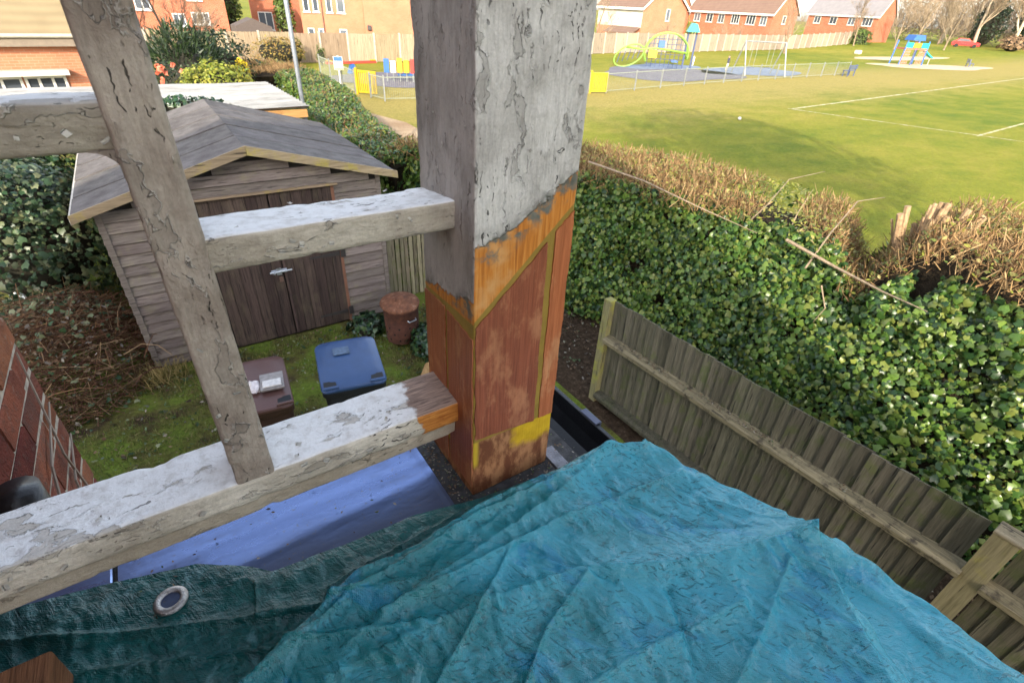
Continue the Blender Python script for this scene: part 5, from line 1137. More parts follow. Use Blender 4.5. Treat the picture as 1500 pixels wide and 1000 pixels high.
# the sawn-off stump and loose branches in the hedge
m_saw = plain("sawn_wood", (0.42, 0.28, 0.16, 1), 0.85, 0.3, 30, 0.4, 0, 0.2); m_brn = plain("branch_bark", (0.30, 0.225, 0.15, 1), 0.9, 0.3, 20, 0.5)
st = empty("hedge_stump", (6.85, 1.95, 0), 0, "thick sawn-off hedge stump with pale cut ends beside the gap in the hedge", "stump")
r_ = random.Random(4)
b = MB(); b.tube([(0, 0, 0), (0.02, 0.0, 1.0), (0.05, -0.02, 1.72)], [0.11, 0.09, 0.10], 10); b.build("trunk", m_brn, st, True)
for k in range(26):
    a = r_.uniform(0, 2 * math.pi); q = r_.uniform(0.04, 0.42); x_, y_ = q * math.cos(a), q * math.sin(a) - 0.05; h = r_.uniform(2.12, 2.42); rd = r_.uniform(0.012, 0.036)
    b = MB(); b.tube([(x_ * 0.3, y_ * 0.3, 1.7), (x_ * 0.8, y_ * 0.8, 1.98), (x_ * 1.1, y_ * 1.1, h)], [rd * 1.2, rd * 1.1, rd], 7); b.build("cut_limb", m_saw, st)
def twig(label, pts, r0):
    b = MB(); b.tube(pts, [r0 * (1 - 0.75 * i / (len(pts) - 1)) for i in range(len(pts))], 6); o = b.build("loose_branch", m_brn); tag(o, label, "branch")
twig("long grey branch lying slanting across the top of the ivy face", [(5.35, 5.9, 2.08), (5.62, 5.0, 2.0), (5.8, 4.1, 1.86), (5.9, 3.3, 1.78)], 0.016)
twig("bare branch lying beside the hedge gap, towards the stump", [(5.85, 2.9, 1.85), (5.95, 2.3, 1.72), (5.85, 1.75, 1.70), (5.7, 1.3, 1.74)], 0.02)
twig("thin stem sticking up from the hedge gap into the field", [(5.9, 2.6, 1.6), (6.3, 2.65, 1.95), (6.9, 2.75, 2.2), (7.2, 2.6, 2.25)], 0.012)
twig("thin curved stem rising left of the hedge gap", [(6.1, 3.6, 1.75), (6.2, 3.45, 2.05), (6.6, 3.5, 2.3), (7.1, 3.35, 2.38)], 0.010)
twig("short upright stem at the left side of the hedge gap", [(6.2, 3.1, 1.6), (6.4, 3.15, 2.0), (6.45, 3.1, 2.3)], 0.009)
twig("crooked bare twig hanging on the ivy face below the stump", [(5.75, 2.3, 1.55), (5.7, 2.15, 1.35), (5.68, 2.2, 1.15)], 0.009)

# big tree behind the house, out of view, whose crown shades the field
tb = bare_tree_mesh(14, 0.8, 91, 5, 0.30)
place_tree(tb, "tall leafy tree beside the brick house", (4.2, -6.0, 0), 0.5, 1.0, m_bark, m_twig, "tall_tree", None)
t_ = bpy.data.objects["tall_tree"]; r_ = np.random.default_rng(8); N = 1700
d = lump_dirs(N, r_); P = d * (r_.uniform(0.3, 1.0, N) ** 0.6)[:, None] * np.array((3.4, 4.2, 3.2)) * (1 + 0.3 * fbm(d * 2, 2, 4))[:, None] + np.array((0, 0, 10.2))
scatter("foliage", OVL, OVLF, P, frames(d, None, 0.6), r_.uniform(0.3, 0.6, N), m_dkev, t_)["kind"] = "stuff"
# ================================================================== the bay in the foreground: timber frame, flat roof, tarpaulin
def paint_nodes(n, axis, base, dirtc, dirt, crack=1.0):
    """flaking paint: returns colour, height"""
    o = n.obj(); st = {'x': (0.16, 1, 1), 'y': (1, 0.16, 1), 'z': (1, 1, 0.16)}[axis]
    warp = n.node("ShaderNodeVectorMath", {0: o, 1: n.node("ShaderNodeVectorMath", {0: n.noise(scale=30, detail=3, color=True), 'Scale': 0.03}, operation='SCALE').outputs[0]}, operation='ADD').outputs[0]
    big = n.noise(scale=9, detail=5, rough=0.6); mid = n.noise(scale=38, detail=6, rough=0.62); fine = n.noise(scale=260, detail=4, rough=0.7)
    grain = n.noise(n.scaled(st), 230, 3, 0.6, 0.4)
    c = n.mix(n.m('MULTIPLY', n.step(big, 0.36, 0.66), dirt), base, dirtc)
    c = n.mix(n.m('MULTIPLY', n.step(mid, 0.5, 0.72), dirt * 0.7), c, dirtc)
    c = n.mix(0.6, c, n.ramp(fine, [(0.3, 0.8), (0.65, 1.06)]), 'MULTIPLY')
    c = n.mix(0.35, c, n.ramp(grain, [(0.35, 0.55), (0.6, 1.1)]), 'MULTIPLY')
    # long hair cracks along the grain; flaked plates outlined by broken dark edges
    st1 = {'x': (0.055, 1, 1), 'y': (1, 0.055, 1), 'z': (1, 1, 0.055)}[axis]
    mk1 = n.step(n.noise(scale=11, detail=2), 0.42, 0.60)
    l1 = n.m('MULTIPLY', n.step(n.noise(n.scaled(st1, warp), 210, 2, 0.5, 0.1), 0.635, 0.68), mk1)
    st2 = {'x': (0.34, 1, 1), 'y': (1, 0.34, 1), 'z': (1, 1, 0.34)}[axis]
    cn = n.noise(n.scaled(st2, warp), 30, 5, 0.55, 0.3)
    chip = n.step(cn, 0.60, 0.612); rim = n.m('MULTIPLY', n.step(cn, 0.578, 0.595), n.m('SUBTRACT', 1.0, chip))
    l2 = n.m('MULTIPLY', n.step(n.m('ABSOLUTE', n.m('SUBTRACT', cn, 0.603)), 0.0065, 0.002), n.step(n.noise(scale=42, detail=2), 0.44, 0.56))
    pl = n.step(cn, 0.42, 0.58)
    lines = n.m('MAXIMUM', l1, l2)
    bare = n.mix(n.noise(n.scaled(st), 160, 3), (0.035, 0.028, 0.024, 1), (0.17, 0.14, 0.115, 1))
    c = n.mix(n.m('MULTIPLY', chip, 0.28), c, bare); c = n.mix(n.m('MULTIPLY', rim, 0.25), c, (0.75, 0.72, 0.68, 1))
    c = n.mix(n.m('MULTIPLY', n.m('MAXIMUM', l1, n.m('MULTIPLY', l2, 0.6)), 0.85 * crack), c, (0.014, 0.011, 0.010, 1))
    h = n.m('SUBTRACT', n.m('ADD', n.m('MULTIPLY', mid, 0.7), n.m('MULTIPLY', fine, 0.22)), n.m('SUBTRACT', n.m('ADD', n.m('MULTIPLY', chip, 0.7), n.m('MULTIPLY', lines, 0.9)), n.m('MULTIPLY', rim, 0.35)))
    h = n.m('ADD', h, n.m('MULTIPLY', pl, 0.22)); h = n.m('ADD', h, n.m('MULTIPLY', grain, 0.2))
    return c, h

def paint(name, axis, base, dirtc, dirt, bare_end=False, topc=None):
    n = NT(name)
    c, h = paint_nodes(n, axis, base, dirtc, dirt)
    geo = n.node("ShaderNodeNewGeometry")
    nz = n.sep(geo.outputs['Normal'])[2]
    if topc is not None:                      # upper faces turned paler: skylight from above put into the colour
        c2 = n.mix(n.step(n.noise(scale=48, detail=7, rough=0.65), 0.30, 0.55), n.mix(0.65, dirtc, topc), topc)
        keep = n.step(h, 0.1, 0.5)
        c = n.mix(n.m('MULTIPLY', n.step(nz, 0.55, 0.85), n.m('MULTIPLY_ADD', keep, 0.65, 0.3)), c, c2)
    if bare_end:
        zt = n.sep(n.raw)[2]
        c = n.mix(n.m('MULTIPLY', n.step(zt, 3.390, 3.385), 0.55), c, n.mix(n.noise(scale=60, detail=5), (0.20, 0.145, 0.095, 1), (0.46, 0.37, 0.26, 1)))
    if bare_end:                              # the end by the post is stripped to the wood
        x = n.sep(n.raw)
        edge = n.m('ADD', x[0], n.m('MULTIPLY_ADD', n.noise(scale=34, detail=5), 0.05, -0.025))
        zz = n.m('ADD', x[2], n.m('MULTIPLY_ADD', n.noise(scale=40, detail=4), 0.012, -0.006))
        g = n.noise(n.scaled((0.1, 1, 1)), 260, 4, 0.6, 0.8)
        pine = n.ramp(g, [(0.3, (0.30, 0.085, 0.012, 1)), (0.7, (0.62, 0.26, 0.055, 1))])
        grey = n.ramp(g, [(0.3, (0.13, 0.085, 0.07, 1)), (0.7, (0.42, 0.29, 0.22, 1))])
        msk_t = n.m('MULTIPLY', n.step(edge, 0.236, 0.246), n.step(nz, 0.6, 0.8))
        msk_f = n.m('MULTIPLY', n.m('MULTIPLY', n.step(edge, 0.238, 0.243), n.step(zz, 3.389, 3.393)), n.step(nz, 0.8, 0.6))
        c = n.mix(msk_t, c, grey); c = n.mix(msk_f, c, pine)
        mm = n.m('MAXIMUM', msk_t, msk_f)
        h = n.m('ADD', n.m('MULTIPLY', h, n.m('SUBTRACT', 1.0, n.m('MULTIPLY', mm, 0.75))), n.m('MULTIPLY', n.m('MULTIPLY', g, mm), 0.25))
    return n.fin(c, 0.72, n.bump(h, 0.85, 0.0045), spec=0.3)

P_WHITE = (0.66, 0.63, 0.595, 1); P_DIRT = (0.20, 0.165, 0.125, 1); P_SKYLIT = (0.86, 0.86, 0.86, 1)
m_rail = paint("flaking_paint_rail", 'x', (0.70, 0.63, 0.53, 1), (0.27, 0.215, 0.155, 1), 0.5, True, P_SKYLIT)
m_railu = paint("flaking_paint_upper_rail", 'x', (0.58, 0.52, 0.43, 1), (0.25, 0.20, 0.15, 1), 0.6, False, P_SKYLIT)
m_bal = paint("flaking_paint_baluster", 'z', (0.46, 0.39, 0.325, 1), (0.19, 0.14, 0.11, 1), 0.65, False, None)
m_flake = plain("paint_flake", (0.52, 0.49, 0.44, 1), 0.8, 0.25, 60, 0.3)

def post_material():
    n = NT("repaired_post")
    c, h = paint_nodes(n, 'z', P_WHITE, (0.22, 0.195, 0.175, 1), 0.5)
    raw = n.sep(n.raw); X, Y, Z = raw[0], raw[1], raw[2]
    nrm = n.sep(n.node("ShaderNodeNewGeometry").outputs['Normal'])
    side = n.step(n.m('ABSOLUTE', nrm[0]), 0.5, 0.8)                       # faces along x: darker, browner tone
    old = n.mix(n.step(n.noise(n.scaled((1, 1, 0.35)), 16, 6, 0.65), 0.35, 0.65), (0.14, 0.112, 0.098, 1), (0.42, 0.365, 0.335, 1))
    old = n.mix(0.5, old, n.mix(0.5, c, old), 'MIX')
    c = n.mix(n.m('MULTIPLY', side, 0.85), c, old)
    wob = n.m('MULTIPLY_ADD', n.noise(scale=28, detail=6, rough=0.65), 0.05, -0.025)
    zf = n.m('MULTIPLY_ADD', n.m('MAXIMUM', n.m('SUBTRACT', X, 0.35), 0.0), 0.62, 3.734)
    zl = n.m('MULTIPLY_ADD', n.m('SUBTRACT', Y, 0.55), -0.22, 3.648)
    def lerp(a, b): return n.m('ADD', n.m('MULTIPLY', side, b), n.m('MULTIPLY', n.m('SUBTRACT', 1.0, side), a))
    edge = n.m('SUBTRACT', n.m('ADD', Z, wob), lerp(zf, zl))               # > 0 paint, < 0 bare
    g = n.noise(n.scaled((1, 1, 0.05)), 210, 4, 0.6, 0.6)
    pine = n.ramp(g, [(0.25, (0.30, 0.085, 0.010, 1)), (0.5, (0.56, 0.20, 0.028, 1)), (0.8, (0.66, 0.32, 0.085, 1))])
    pine = n.mix(n.step(n.noise(scale=18, detail=4), 0.5, 0.75), pine, (0.62, 0.34, 0.13, 1))
    stain = n.mix(n.noise(scale=70, detail=4), (0.045, 0.05, 0.045, 1), (0.23, 0.23, 0.19, 1))
    near = n.m('MULTIPLY', n.step(n.m('ABSOLUTE', n.m('ADD', edge, 0.01)), 0.03, 0.006), n.step(n.noise(scale=44, detail=5), 0.46, 0.6))
    diag = lerp(n.m('MULTIPLY_ADD', n.m('SUBTRACT', X, 0.313), 0.93, 3.617), n.m('MULTIPLY_ADD', n.m('SUBTRACT', Y, 0.55), -0.03, 3.612))
    rz = n.m('SUBTRACT', n.m('ADD', Z, n.m('MULTIPLY', wob, 0.12)), diag)   # < 0 below the scarf joint
    resin = n.mix(n.noise(scale=30, detail=5), (0.17, 0.115, 0.02, 1), (0.42, 0.27, 0.05, 1))
    low = n.m('SUBTRACT', n.m('ADD', Z, n.m('MULTIPLY', wob, 0.25)), 3.377)
    yl = n.m('MULTIPLY', n.step(n.m('ADD', X, wob), 0.385, 0.405), n.step(n.m('ADD', Z, wob), 3.318, 3.338))
    brown = n.mix(n.step(n.noise(n.scaled((1, 1, 0.4)), 40, 6, 0.7), 0.4, 0.62), (0.155, 0.052, 0.022, 1), (0.42, 0.20, 0.09, 1))
    brown = n.mix(n.m('MULTIPLY', yl, n.m('SUBTRACT', 1.0, side)), brown, n.mix(n.noise(scale=45, detail=4), (0.42, 0.24, 0.006, 1), (0.78, 0.50, 0.02, 1)))
    brown = n.mix(n.m('MULTIPLY', n.step(X, 0.326, 0.317), n.step(Z, 3.31, 3.33)), brown, (0.55, 0.38, 0.03, 1))
    painted = n.step(edge, -0.002, 0.002)
    w = n.mix(n.step(rz, 0.0015, -0.0015), pine, resin)
    w = n.mix(n.step(low, 0.002, -0.002), w, brown)
    w = n.mix(n.m('MULTIPLY', near, n.step(rz, 0.0, 0.01)), w, stain)
    cc = n.mix(painted, w, c)
    cc = n.mix(n.m('MULTIPLY', n.m('MULTIPLY', near, 0.8), painted), cc, stain)
    h2 = n.m('MULTIPLY_ADD', g, 0.22, n.m('MULTIPLY', n.noise(scale=120, detail=4), 0.2))
    hh = n.m('ADD', n.m('MULTIPLY', n.m('ADD', h, 0.75), painted), n.m('MULTIPLY', n.m('SUBTRACT', 1.0, painted), h2))
    return n.fin(cc, 0.66, n.bump(hh, 0.8, 0.004), spec=0.32)

def hardwood(name, c1, c2, c3):
    n = NT(name)
    g = n.noise(n.scaled((1, 1, 0.03)), 300, 4, 0.6, 0.5); g2 = n.noise(n.scaled((1, 1, 0.12)), 60, 5, 0.6, 0.3)
    c = n.ramp(g, [(0.3, c1), (0.7, c2)])
    c = n.mix(n.m('MULTIPLY', n.step(n.noise(n.scaled((1, 1, 0.5)), 17, 6, 0.7), 0.5, 0.66), 0.62), c, c3)
    c = n.mix(0.4, c, n.ramp(g2, [(0.3, 0.55), (0.7, 1.15)]), 'MULTIPLY')
    sp = n.step(n.noise(scale=160, detail=3, rough=0.7), 0.72, 0.78)
    c = n.mix(n.m('MULTIPLY', sp, 0.6), c, (0.6, 0.42, 0.3, 1))
    return n.fin(c, 0.5, n.bump(n.m('ADD', g, g2), 0.35, 0.0025), spec=0.4)

m_post = post_material()
m_hard = hardwood("stained_hardwood", (0.20, 0.052, 0.024, 1), (0.34, 0.10, 0.048, 1), (0.54, 0.24, 0.115, 1))
m_hard3 = hardwood("stained_hardwood_side", (0.26, 0.075, 0.03, 1), (0.42, 0.13, 0.055, 1), (0.58, 0.27, 0.12, 1))
m_hard2 = hardwood("stained_hardwood_light", (0.34, 0.09, 0.03, 1), (0.52, 0.17, 0.065, 1), (0.60, 0.30, 0.14, 1))

def round_poly(poly, r, k=3):
    out = []; n = len(poly)
    for i in range(n):
        p = Vector(poly[i]); a = Vector(poly[i - 1]); b = Vector(poly[(i + 1) % n])
        da = (a - p); db = (b - p); q = min(r, da.length * 0.45, db.length * 0.45)
        s = p + da.normalized() * q; e = p + db.normalized() * q
        for j in range(k + 1):
            t = j / k; out.append(s * (1 - t) ** 2 + p * (2 * t * (1 - t)) + e * t ** 2)
    return out

def member(name, poly, axis, a, b, mat, parent, stp=0.004, r=0.005, amp=0.0011, seed=1, chip=0.004):
    """a length of timber: closed cross-section swept along an axis with a worn, uneven skin"""
    pr = round_poly(poly, r); pts = []
    for i in range(len(pr)):
        p = pr[i]; q = pr[(i + 1) % len(pr)]; k = max(1, int((q - p).length / stp))
        for j in range(k): pts.append(p + (q - p) * (j / k))
    n = len(pts); m = max(2, int((b - a) / stp)); ts = np.linspace(a, b, m + 1)
    A = np.array([(p.x, p.y) for p in pts]); d = np.roll(A, -1, 0) - np.roll(A, 1, 0)
    N2 = np.stack([d[:, 1], -d[:, 0]], 1); N2 /= np.linalg.norm(N2, axis=1, keepdims=True) + 1e-12
    area = 0.5 * np.sum(A[:, 0] * np.roll(A[:, 1], -1) - np.roll(A[:, 0], -1) * A[:, 1])
    if area < 0: N2 = -N2
    turn = np.linalg.norm(np.roll(N2, -2, 0) - np.roll(N2, 2, 0), axis=1)      # near an arris
    def emb(uv, t):
        u, v = uv[:, 0], uv[:, 1]
        return {'x': np.stack([t, u, v], 1), 'y': np.stack([u, t, v], 1), 'z': np.stack([u, v, t], 1)}[axis]
    U = np.tile(A, (m + 1, 1)); NN = np.tile(N2, (m + 1, 1)); T = np.repeat(ts, n); TR = np.tile(np.clip(turn, 0, 1), m + 1)
    P = emb(U, T)
    sc = {'x': (0.4, 1, 1), 'y': (1, 0.4, 1), 'z': (1, 1, 0.4)}[axis]
    dsp = amp * fbm(P * 9, 3, seed) * 0.6 + amp * 0.7 * fbm(P * np.array(sc) * 90, 3, seed + 9)
    dsp -= chip * TR * np.clip(fbm(P * 26, 3, seed + 5) * 2.2 - 0.45, 0, 1)
    P = P + emb(NN, np.zeros(len(T))) * dsp[:, None]
    i = np.arange(m)[:, None] * n; k = np.arange(n)[None]; k2 = (k + 1) % n
    F = np.stack([i + k, i + k2, i + n + k2, i + n + k], -1).reshape(-1, 4)
    F = [list(f) for f in F] + [list(range(n))[::-1], [m * n + j for j in range(n)]]
    if (area < 0) != (axis == 'y'): F = [f[::-1] for f in F]
    me = mesh_np(name, P, F)
    import bmesh
    bm = bmesh.new(); bm.from_mesh(me); bmesh.ops.recalc_face_normals(bm, faces=bm.faces); bm.to_mesh(me); bm.free()
    o = link(name, me, mat, parent); auto_smooth(o, 50)
    return o

frame = empty("timber_balustrade", (0.39, 0.62, 3.25), 0, "peeling painted timber post with rails and upright, orange repair low on the post", "balustrade")
frame_off = empty  # (children below are built in place; the parent only carries them)
def hold(o, p):
    o.parent = p; o.matrix_parent_inverse = Matrix.Translation(-Vector(p.location)) if p.rotation_euler.z == 0 else p.matrix_world.inverted()
    return o

post = hold(member("post", [(0.312, 0.543), (0.478, 0.543), (0.478, 0.705), (0.312, 0.705)], 'z', 3.25, 4.95, m_post, None, 0.005, 0.003, 0.0011, 3, 0.003), frame)
post["label"] = "thick square post, flaking grey paint above bare orange and red-brown spliced wood"
def panel(poly, face, mat, name, label):
    b = MB(); rr_ = random.Random(len(label)); out = []
    for i in range(len(poly)):
        p = Vector(poly[i]); q = Vector(poly[(i + 1) % len(poly)]); k = max(2, int((q - p).length / 0.006)); nn = Vector((-(q - p).y, (q - p).x)).normalized(); ph = rr_.uniform(0, 6)
        for j in range(k): t = j / k; out.append(p + (q - p) * t + nn * (0.0007 * math.sin(t * 21 + ph) + rr_.uniform(-0.0006, 0.0006)))
    poly = [(v.x, v.y) for v in out]
    if face == 'front': b.prism(poly, 'y', 0.5412, 0.546)
    else: b.prism(poly, 'x', 0.3102, 0.315)
    o = b.build(name, mat); o["label"] = label
    o.parent = post; o.matrix_parent_inverse = Matrix.Identity(4)
    return o
panel([(0.3145, 3.607), (0.433, 3.717), (0.436, 3.376), (0.3150, 3.387)], 'front', m_hard, "splice_panel", "red-brown hardwood splice with a slanted top edge")
panel([(0.446, 3.731), (0.4768, 3.757), (0.4768, 3.377), (0.446, 3.377)], 'front', m_hard2, "splice_panel", "narrow orange-brown splice strip along the outer edge")
panel([(0.5455, 3.586), (0.625, 3.598), (0.625, 3.270), (0.5455, 3.268)], 'side', m_hard3, "splice_panel", "dark red-brown splice on the shaded side")
panel([(0.634, 3.60), (0.7035, 3.60), (0.7035, 3.262), (0.634, 3.266)], 'side', m_hard3, "splice_panel", "rear red-brown splice on the shaded side")

hold(member("bottom_rail", [(0.592, 3.434), (0.690, 3.438), (0.690, 3.352), (0.606, 3.352), (0.604, 3.384), (0.592, 3.392)], 'x', -0.95, 0.3125, m_rail, None, 0.004, 0.006, 0.0014, 11, 0.006), frame)
hold(member("middle_rail", [(0.594, 3.780), (0.703, 3.768), (0.703, 3.730), (0.596, 3.739)], 'x', 0.0165, 0.3125, m_railu, None, 0.004, 0.006, 0.0016, 21, 0.007), frame)
hold(member("upper_rail", [(0.598, 3.914), (0.690, 3.910), (0.690, 3.866), (0.600, 3.871)], 'x', -0.95, -0.029, m_railu, None, 0.004, 0.007, 0.0018, 31, 0.007), frame)
hold(member("upright", [(-0.0315, 0.592), (0.0175, 0.592), (0.0165, 0.665), (-0.0305, 0.665)], 'z', 3.432, 4.95, m_bal, None, 0.004, 0.006, 0.0017, 41, 0.007), frame)
# paint built up in the corner between the upper rail and the upright
fb = MB(); arc = [(-0.031, 3.871)] + [(-0.031 - 0.020 + 0.020 * math.cos(t), 3.871 - 0.020 + 0.020 * math.sin(t)) for t in np.linspace(math.pi / 2, 0, 7)]
arc = [(-0.0295, 3.8725), (-0.053, 3.8725)] + [(-0.053 + 0.0235 * math.sin(t), 3.849 + 0.0225 * math.cos(t)) for t in np.linspace(0.05, math.pi / 2 - 0.05, 6)]
fb.prism(arc, 'y', 0.6015, 0.66); hold(fb.build("corner_fillet", m_bal), frame)

# curling flakes of paint standing off the surfaces
def flakes(n, gen, size):
    Ps = []; Rs = []; Ss = []
    for _ in range(n):
        p, nr = gen(); Ps.append(p); Rs.append(nr); Ss.append((random.uniform(0.4, 1.2) * size, random.uniform(0.5, 1.8) * size, random.uniform(0.5, 1.6) * size))
    T = [(-0.5, -0.5, 0.0), (0.35, -0.55, 0.02), (0.55, 0.45, 0.05), (-0.4, 0.5, 0.0), (-0.15, -0.1, 0.06), (-0.75, -0.3, 0.25), (-0.7, 0.35, 0.3)]
    TF = [(0, 1, 4), (1, 2, 4), (2, 3, 4), (3, 0, 4), (0, 5, 3), (5, 6, 3)]
    return np.array(Ps), np.array(Rs), np.array(Ss), np.array(T, float), np.array(TF)
def face_gen(ax, v, r1, r2, nr):
    def g():
        a = random.uniform(*r1); b = random.uniform(*r2)
        return ((v, a, b) if ax == 'x' else (a, v, b) if ax == 'y' else (a, b, v)), nr
    return g
fl_all = []
for cnt, gen, sz in ((14, face_gen('z', 3.437, (-0.45, 0.22), (0.60, 0.685), (0, 0, 1)), 0.006), (10, face_gen('y', 0.5905, (-0.45, 0.22), (3.395, 3.43), (0, -1, 0)), 0.006),
                     (6, face_gen('y', 0.594, (0.02, 0.30), (3.745, 3.776), (0, -1, 0)), 0.005), (5, face_gen('z', 3.775, (0.02, 0.30), (0.60, 0.70), (0, 0, 1)), 0.006),
                     (7, face_gen('y', 0.591, (-0.028, 0.014), (3.45, 4.1), (0, -1, 0)), 0.005), (5, face_gen('y', 0.5975, (-0.2, -0.03), (3.875, 3.91), (0, -1, 0)), 0.005),
                     (6, face_gen('y', 0.542, (0.32, 0.47), (3.83, 4.15), (0, -1, 0)), 0.004), (9, face_gen('x', 0.311, (0.55, 0.70), (3.66, 4.15), (-1, 0, 0)), 0.005)):
    a, b, c, T, TF = flakes(cnt, gen, sz); fl_all.append((a, b, c))
Pf = np.concatenate([f[0] for f in fl_all]); Nf = np.concatenate([f[1] for f in fl_all]).astype(float); Sf = np.concatenate([f[2] for f in fl_all])
of = scatter("paint_flakes", T, TF, Pf, frames(Nf, None, 0.06), Sf, m_flake); tag(of, kind="stuff"); hold(of, frame)

# ------------------------------------------------------------------ the flat roof under the frame
n = NT("roof_felt"); c = n.ramp(n.noise(scale=60, detail=6), [(0.3, (0.02, 0.02, 0.022, 1)), (0.7, (0.07, 0.068, 0.07, 1))])
m_felt = n.fin(c, 0.85, n.bump(n.noise(scale=400, detail=2), 0.4, 0.003))
b = MB(); b.box(-0.39, 0.545, -1.0, 0.735, 3.10, 3.246); o = b.build("bay_roof", m_felt); tag(o, kind="structure")
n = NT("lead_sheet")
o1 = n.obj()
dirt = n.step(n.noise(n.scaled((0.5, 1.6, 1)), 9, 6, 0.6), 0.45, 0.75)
dirt = n.m('MAXIMUM', dirt, n.m('MULTIPLY', n.step(n.m('ADD', n.sep(n.raw)[1], n.m('MULTIPLY_ADD', n.noise(scale=7, detail=3), 0.10, -0.05)), 0.64, 0.575), 0.9))   # greyer towards the tarpaulin
c = n.mix(n.m('MULTIPLY', dirt, 0.75), (0.185, 0.255, 0.48, 1), (0.075, 0.075, 0.095, 1))  # blue base puts the sky's reflection into the metal colour
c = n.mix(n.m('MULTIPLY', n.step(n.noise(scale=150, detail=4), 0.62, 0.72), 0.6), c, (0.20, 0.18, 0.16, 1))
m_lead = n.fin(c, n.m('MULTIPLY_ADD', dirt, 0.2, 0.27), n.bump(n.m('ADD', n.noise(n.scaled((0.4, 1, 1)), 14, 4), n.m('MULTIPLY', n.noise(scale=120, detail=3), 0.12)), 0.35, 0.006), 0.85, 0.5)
gx = np.linspace(-0.222, 0.272, 120); gy = np.linspace(0.30, 0.733, 90)
X, Y = np.meshgrid(gx, gy); Pg = np.stack([X.ravel(), Y.ravel(), np.zeros(X.size)], 1)
zz = 3.2535 + 0.0012 * np.exp(-((Pg[:, 1] - 0.610 - 0.05 * (Pg[:, 0])) / 0.014) ** 2) + 0.0012 * fbm(Pg * np.array((4, 9, 1)), 3, 5) + 0.0008 * np.exp(-((Pg[:, 1] - 0.665) / 0.012) ** 2)
zz += np.where(Pg[:, 0] > 0.262, 0.002, 0)
Pg[:, 2] = zz; nx = len(gx)
ii = (np.arange(len(gy) - 1)[:, None] * nx + np.arange(nx - 1)[None]).ravel()
F = np.stack([ii, ii + 1, ii + nx + 1, ii + nx], 1)
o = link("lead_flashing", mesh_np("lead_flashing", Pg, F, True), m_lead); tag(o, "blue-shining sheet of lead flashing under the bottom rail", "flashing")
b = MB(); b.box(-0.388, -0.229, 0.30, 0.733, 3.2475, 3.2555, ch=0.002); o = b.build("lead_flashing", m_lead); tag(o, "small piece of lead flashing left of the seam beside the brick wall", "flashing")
b = MB(); b.box(0.484, 0.512, 0.44, 0.570, 3.2475, 3.2515, ch=0.001); o = b.build("lead_flashing", plain("dull_lead", (0.20, 0.20, 0.23, 1), 0.5, 0.35, 40, 0.2)); tag(o, "narrow lead strip between the post foot and the gutter", "flashing")

N = 430
Pl = np.concatenate([np.stack([rng.uniform(0.276, 0.311, 230), rng.uniform(0.50, 0.73, 230), np.full(230, 3.2505)], 1),
                     np.stack([rng.uniform(-0.2, 0.27, 46), rng.uniform(0.55, 0.72, 46), np.full(46, 3.2605)], 1),
                     np.stack([rng.uniform(0.30, 0.48, 70), rng.uniform(0.515, 0.541, 70), np.full(70, 3.251)], 1),
                     np.stack([rng.uniform(0.484, 0.545, 84), rng.uniform(0.50, 0.72, 84), np.full(84, 3.257)], 1)])
o = scatter("roof_litter", OVL, OVLF, Pl, frames(np.tile((0, 0, 1.0), (N, 1)), None, 0.35), rng.uniform(0.002, 0.0075, N), m_litter); tag(o, "dead leaf crumbs lying on the roof round the post foot", "leaf litter", kind="stuff")

# ------------------------------------------------------------------ gutter along the roof edge
m_blackp = plain("black_plastic", (0.012, 0.012, 0.014, 1), 0.32, 0.3, 25, 0.1)
gut = empty("gutter", (0.607, 0.1, 3.14), 0, "black plastic gutter running past the foot of the post", "gutter")
prof = [(0.552, 3.205), (0.552, 3.165), (0.565, 3.135), (0.590, 3.120), (0.625, 3.120), (0.650, 3.135), (0.664, 3.165), (0.667, 3.205), (0.671, 3.205), (0.669, 3.16), (0.653, 3.130), (0.627, 3.115), (0.588, 3.115), (0.562, 3.130), (0.547, 3.163), (0.547, 3.205)]
b = MB(); b.prism(prof, 'y', -1.0, 1.02); hold(b.build("channel", m_blackp), gut)
b = MB(); b.box(0.664, 0.675, -1.0, 1.02, 3.2035, 3.2085, ch=0.0015); hold(b.build("outer_lip", m_blackp), gut)
b = MB(); b.tube([(0.5535, -1.0, 3.2085), (0.5535, 1.02, 3.2085)], 0.0065, 8); hold(b.build("inner_roll", m_blackp), gut)
b = MB(); b.box(0.664, 0.682, 0.60, 0.655, 3.2095, 3.2135, ch=0.001); b.box(0.6765, 0.682, 0.60, 0.655, 3.17, 3.2095)
hold(b.build("joint_clip", plain("grey_plastic", (0.07, 0.08, 0.13, 1), 0.3)), gut)
b = MB(); b.prism([(0.549, 3.204), (0.5495, 3.163), (0.563, 3.132), (0.589, 3.117), (0.626, 3.117), (0.652, 3.132), (0.667, 3.163), (0.669, 3.204)], 'y', 1.0205, 1.026); hold(b.build("stop_end", m_blackp), gut)
Ns = 90
Pl = np.stack([rng.uniform(0.575, 0.645, Ns), rng.uniform(0.45, 1.0, Ns), np.full(Ns, 3.1225)], 1)
o = scatter("gutter_grit", OVL, OVLF, Pl, frames(np.tile((0, 0, 1.0), (Ns, 1)), None, 0.3), rng.uniform(0.0015, 0.005, Ns), plain("pale_grit", (0.5, 0.48, 0.45, 1), 0.9)); tag(o, "pale grit lying in the black gutter", "grit", kind="stuff")

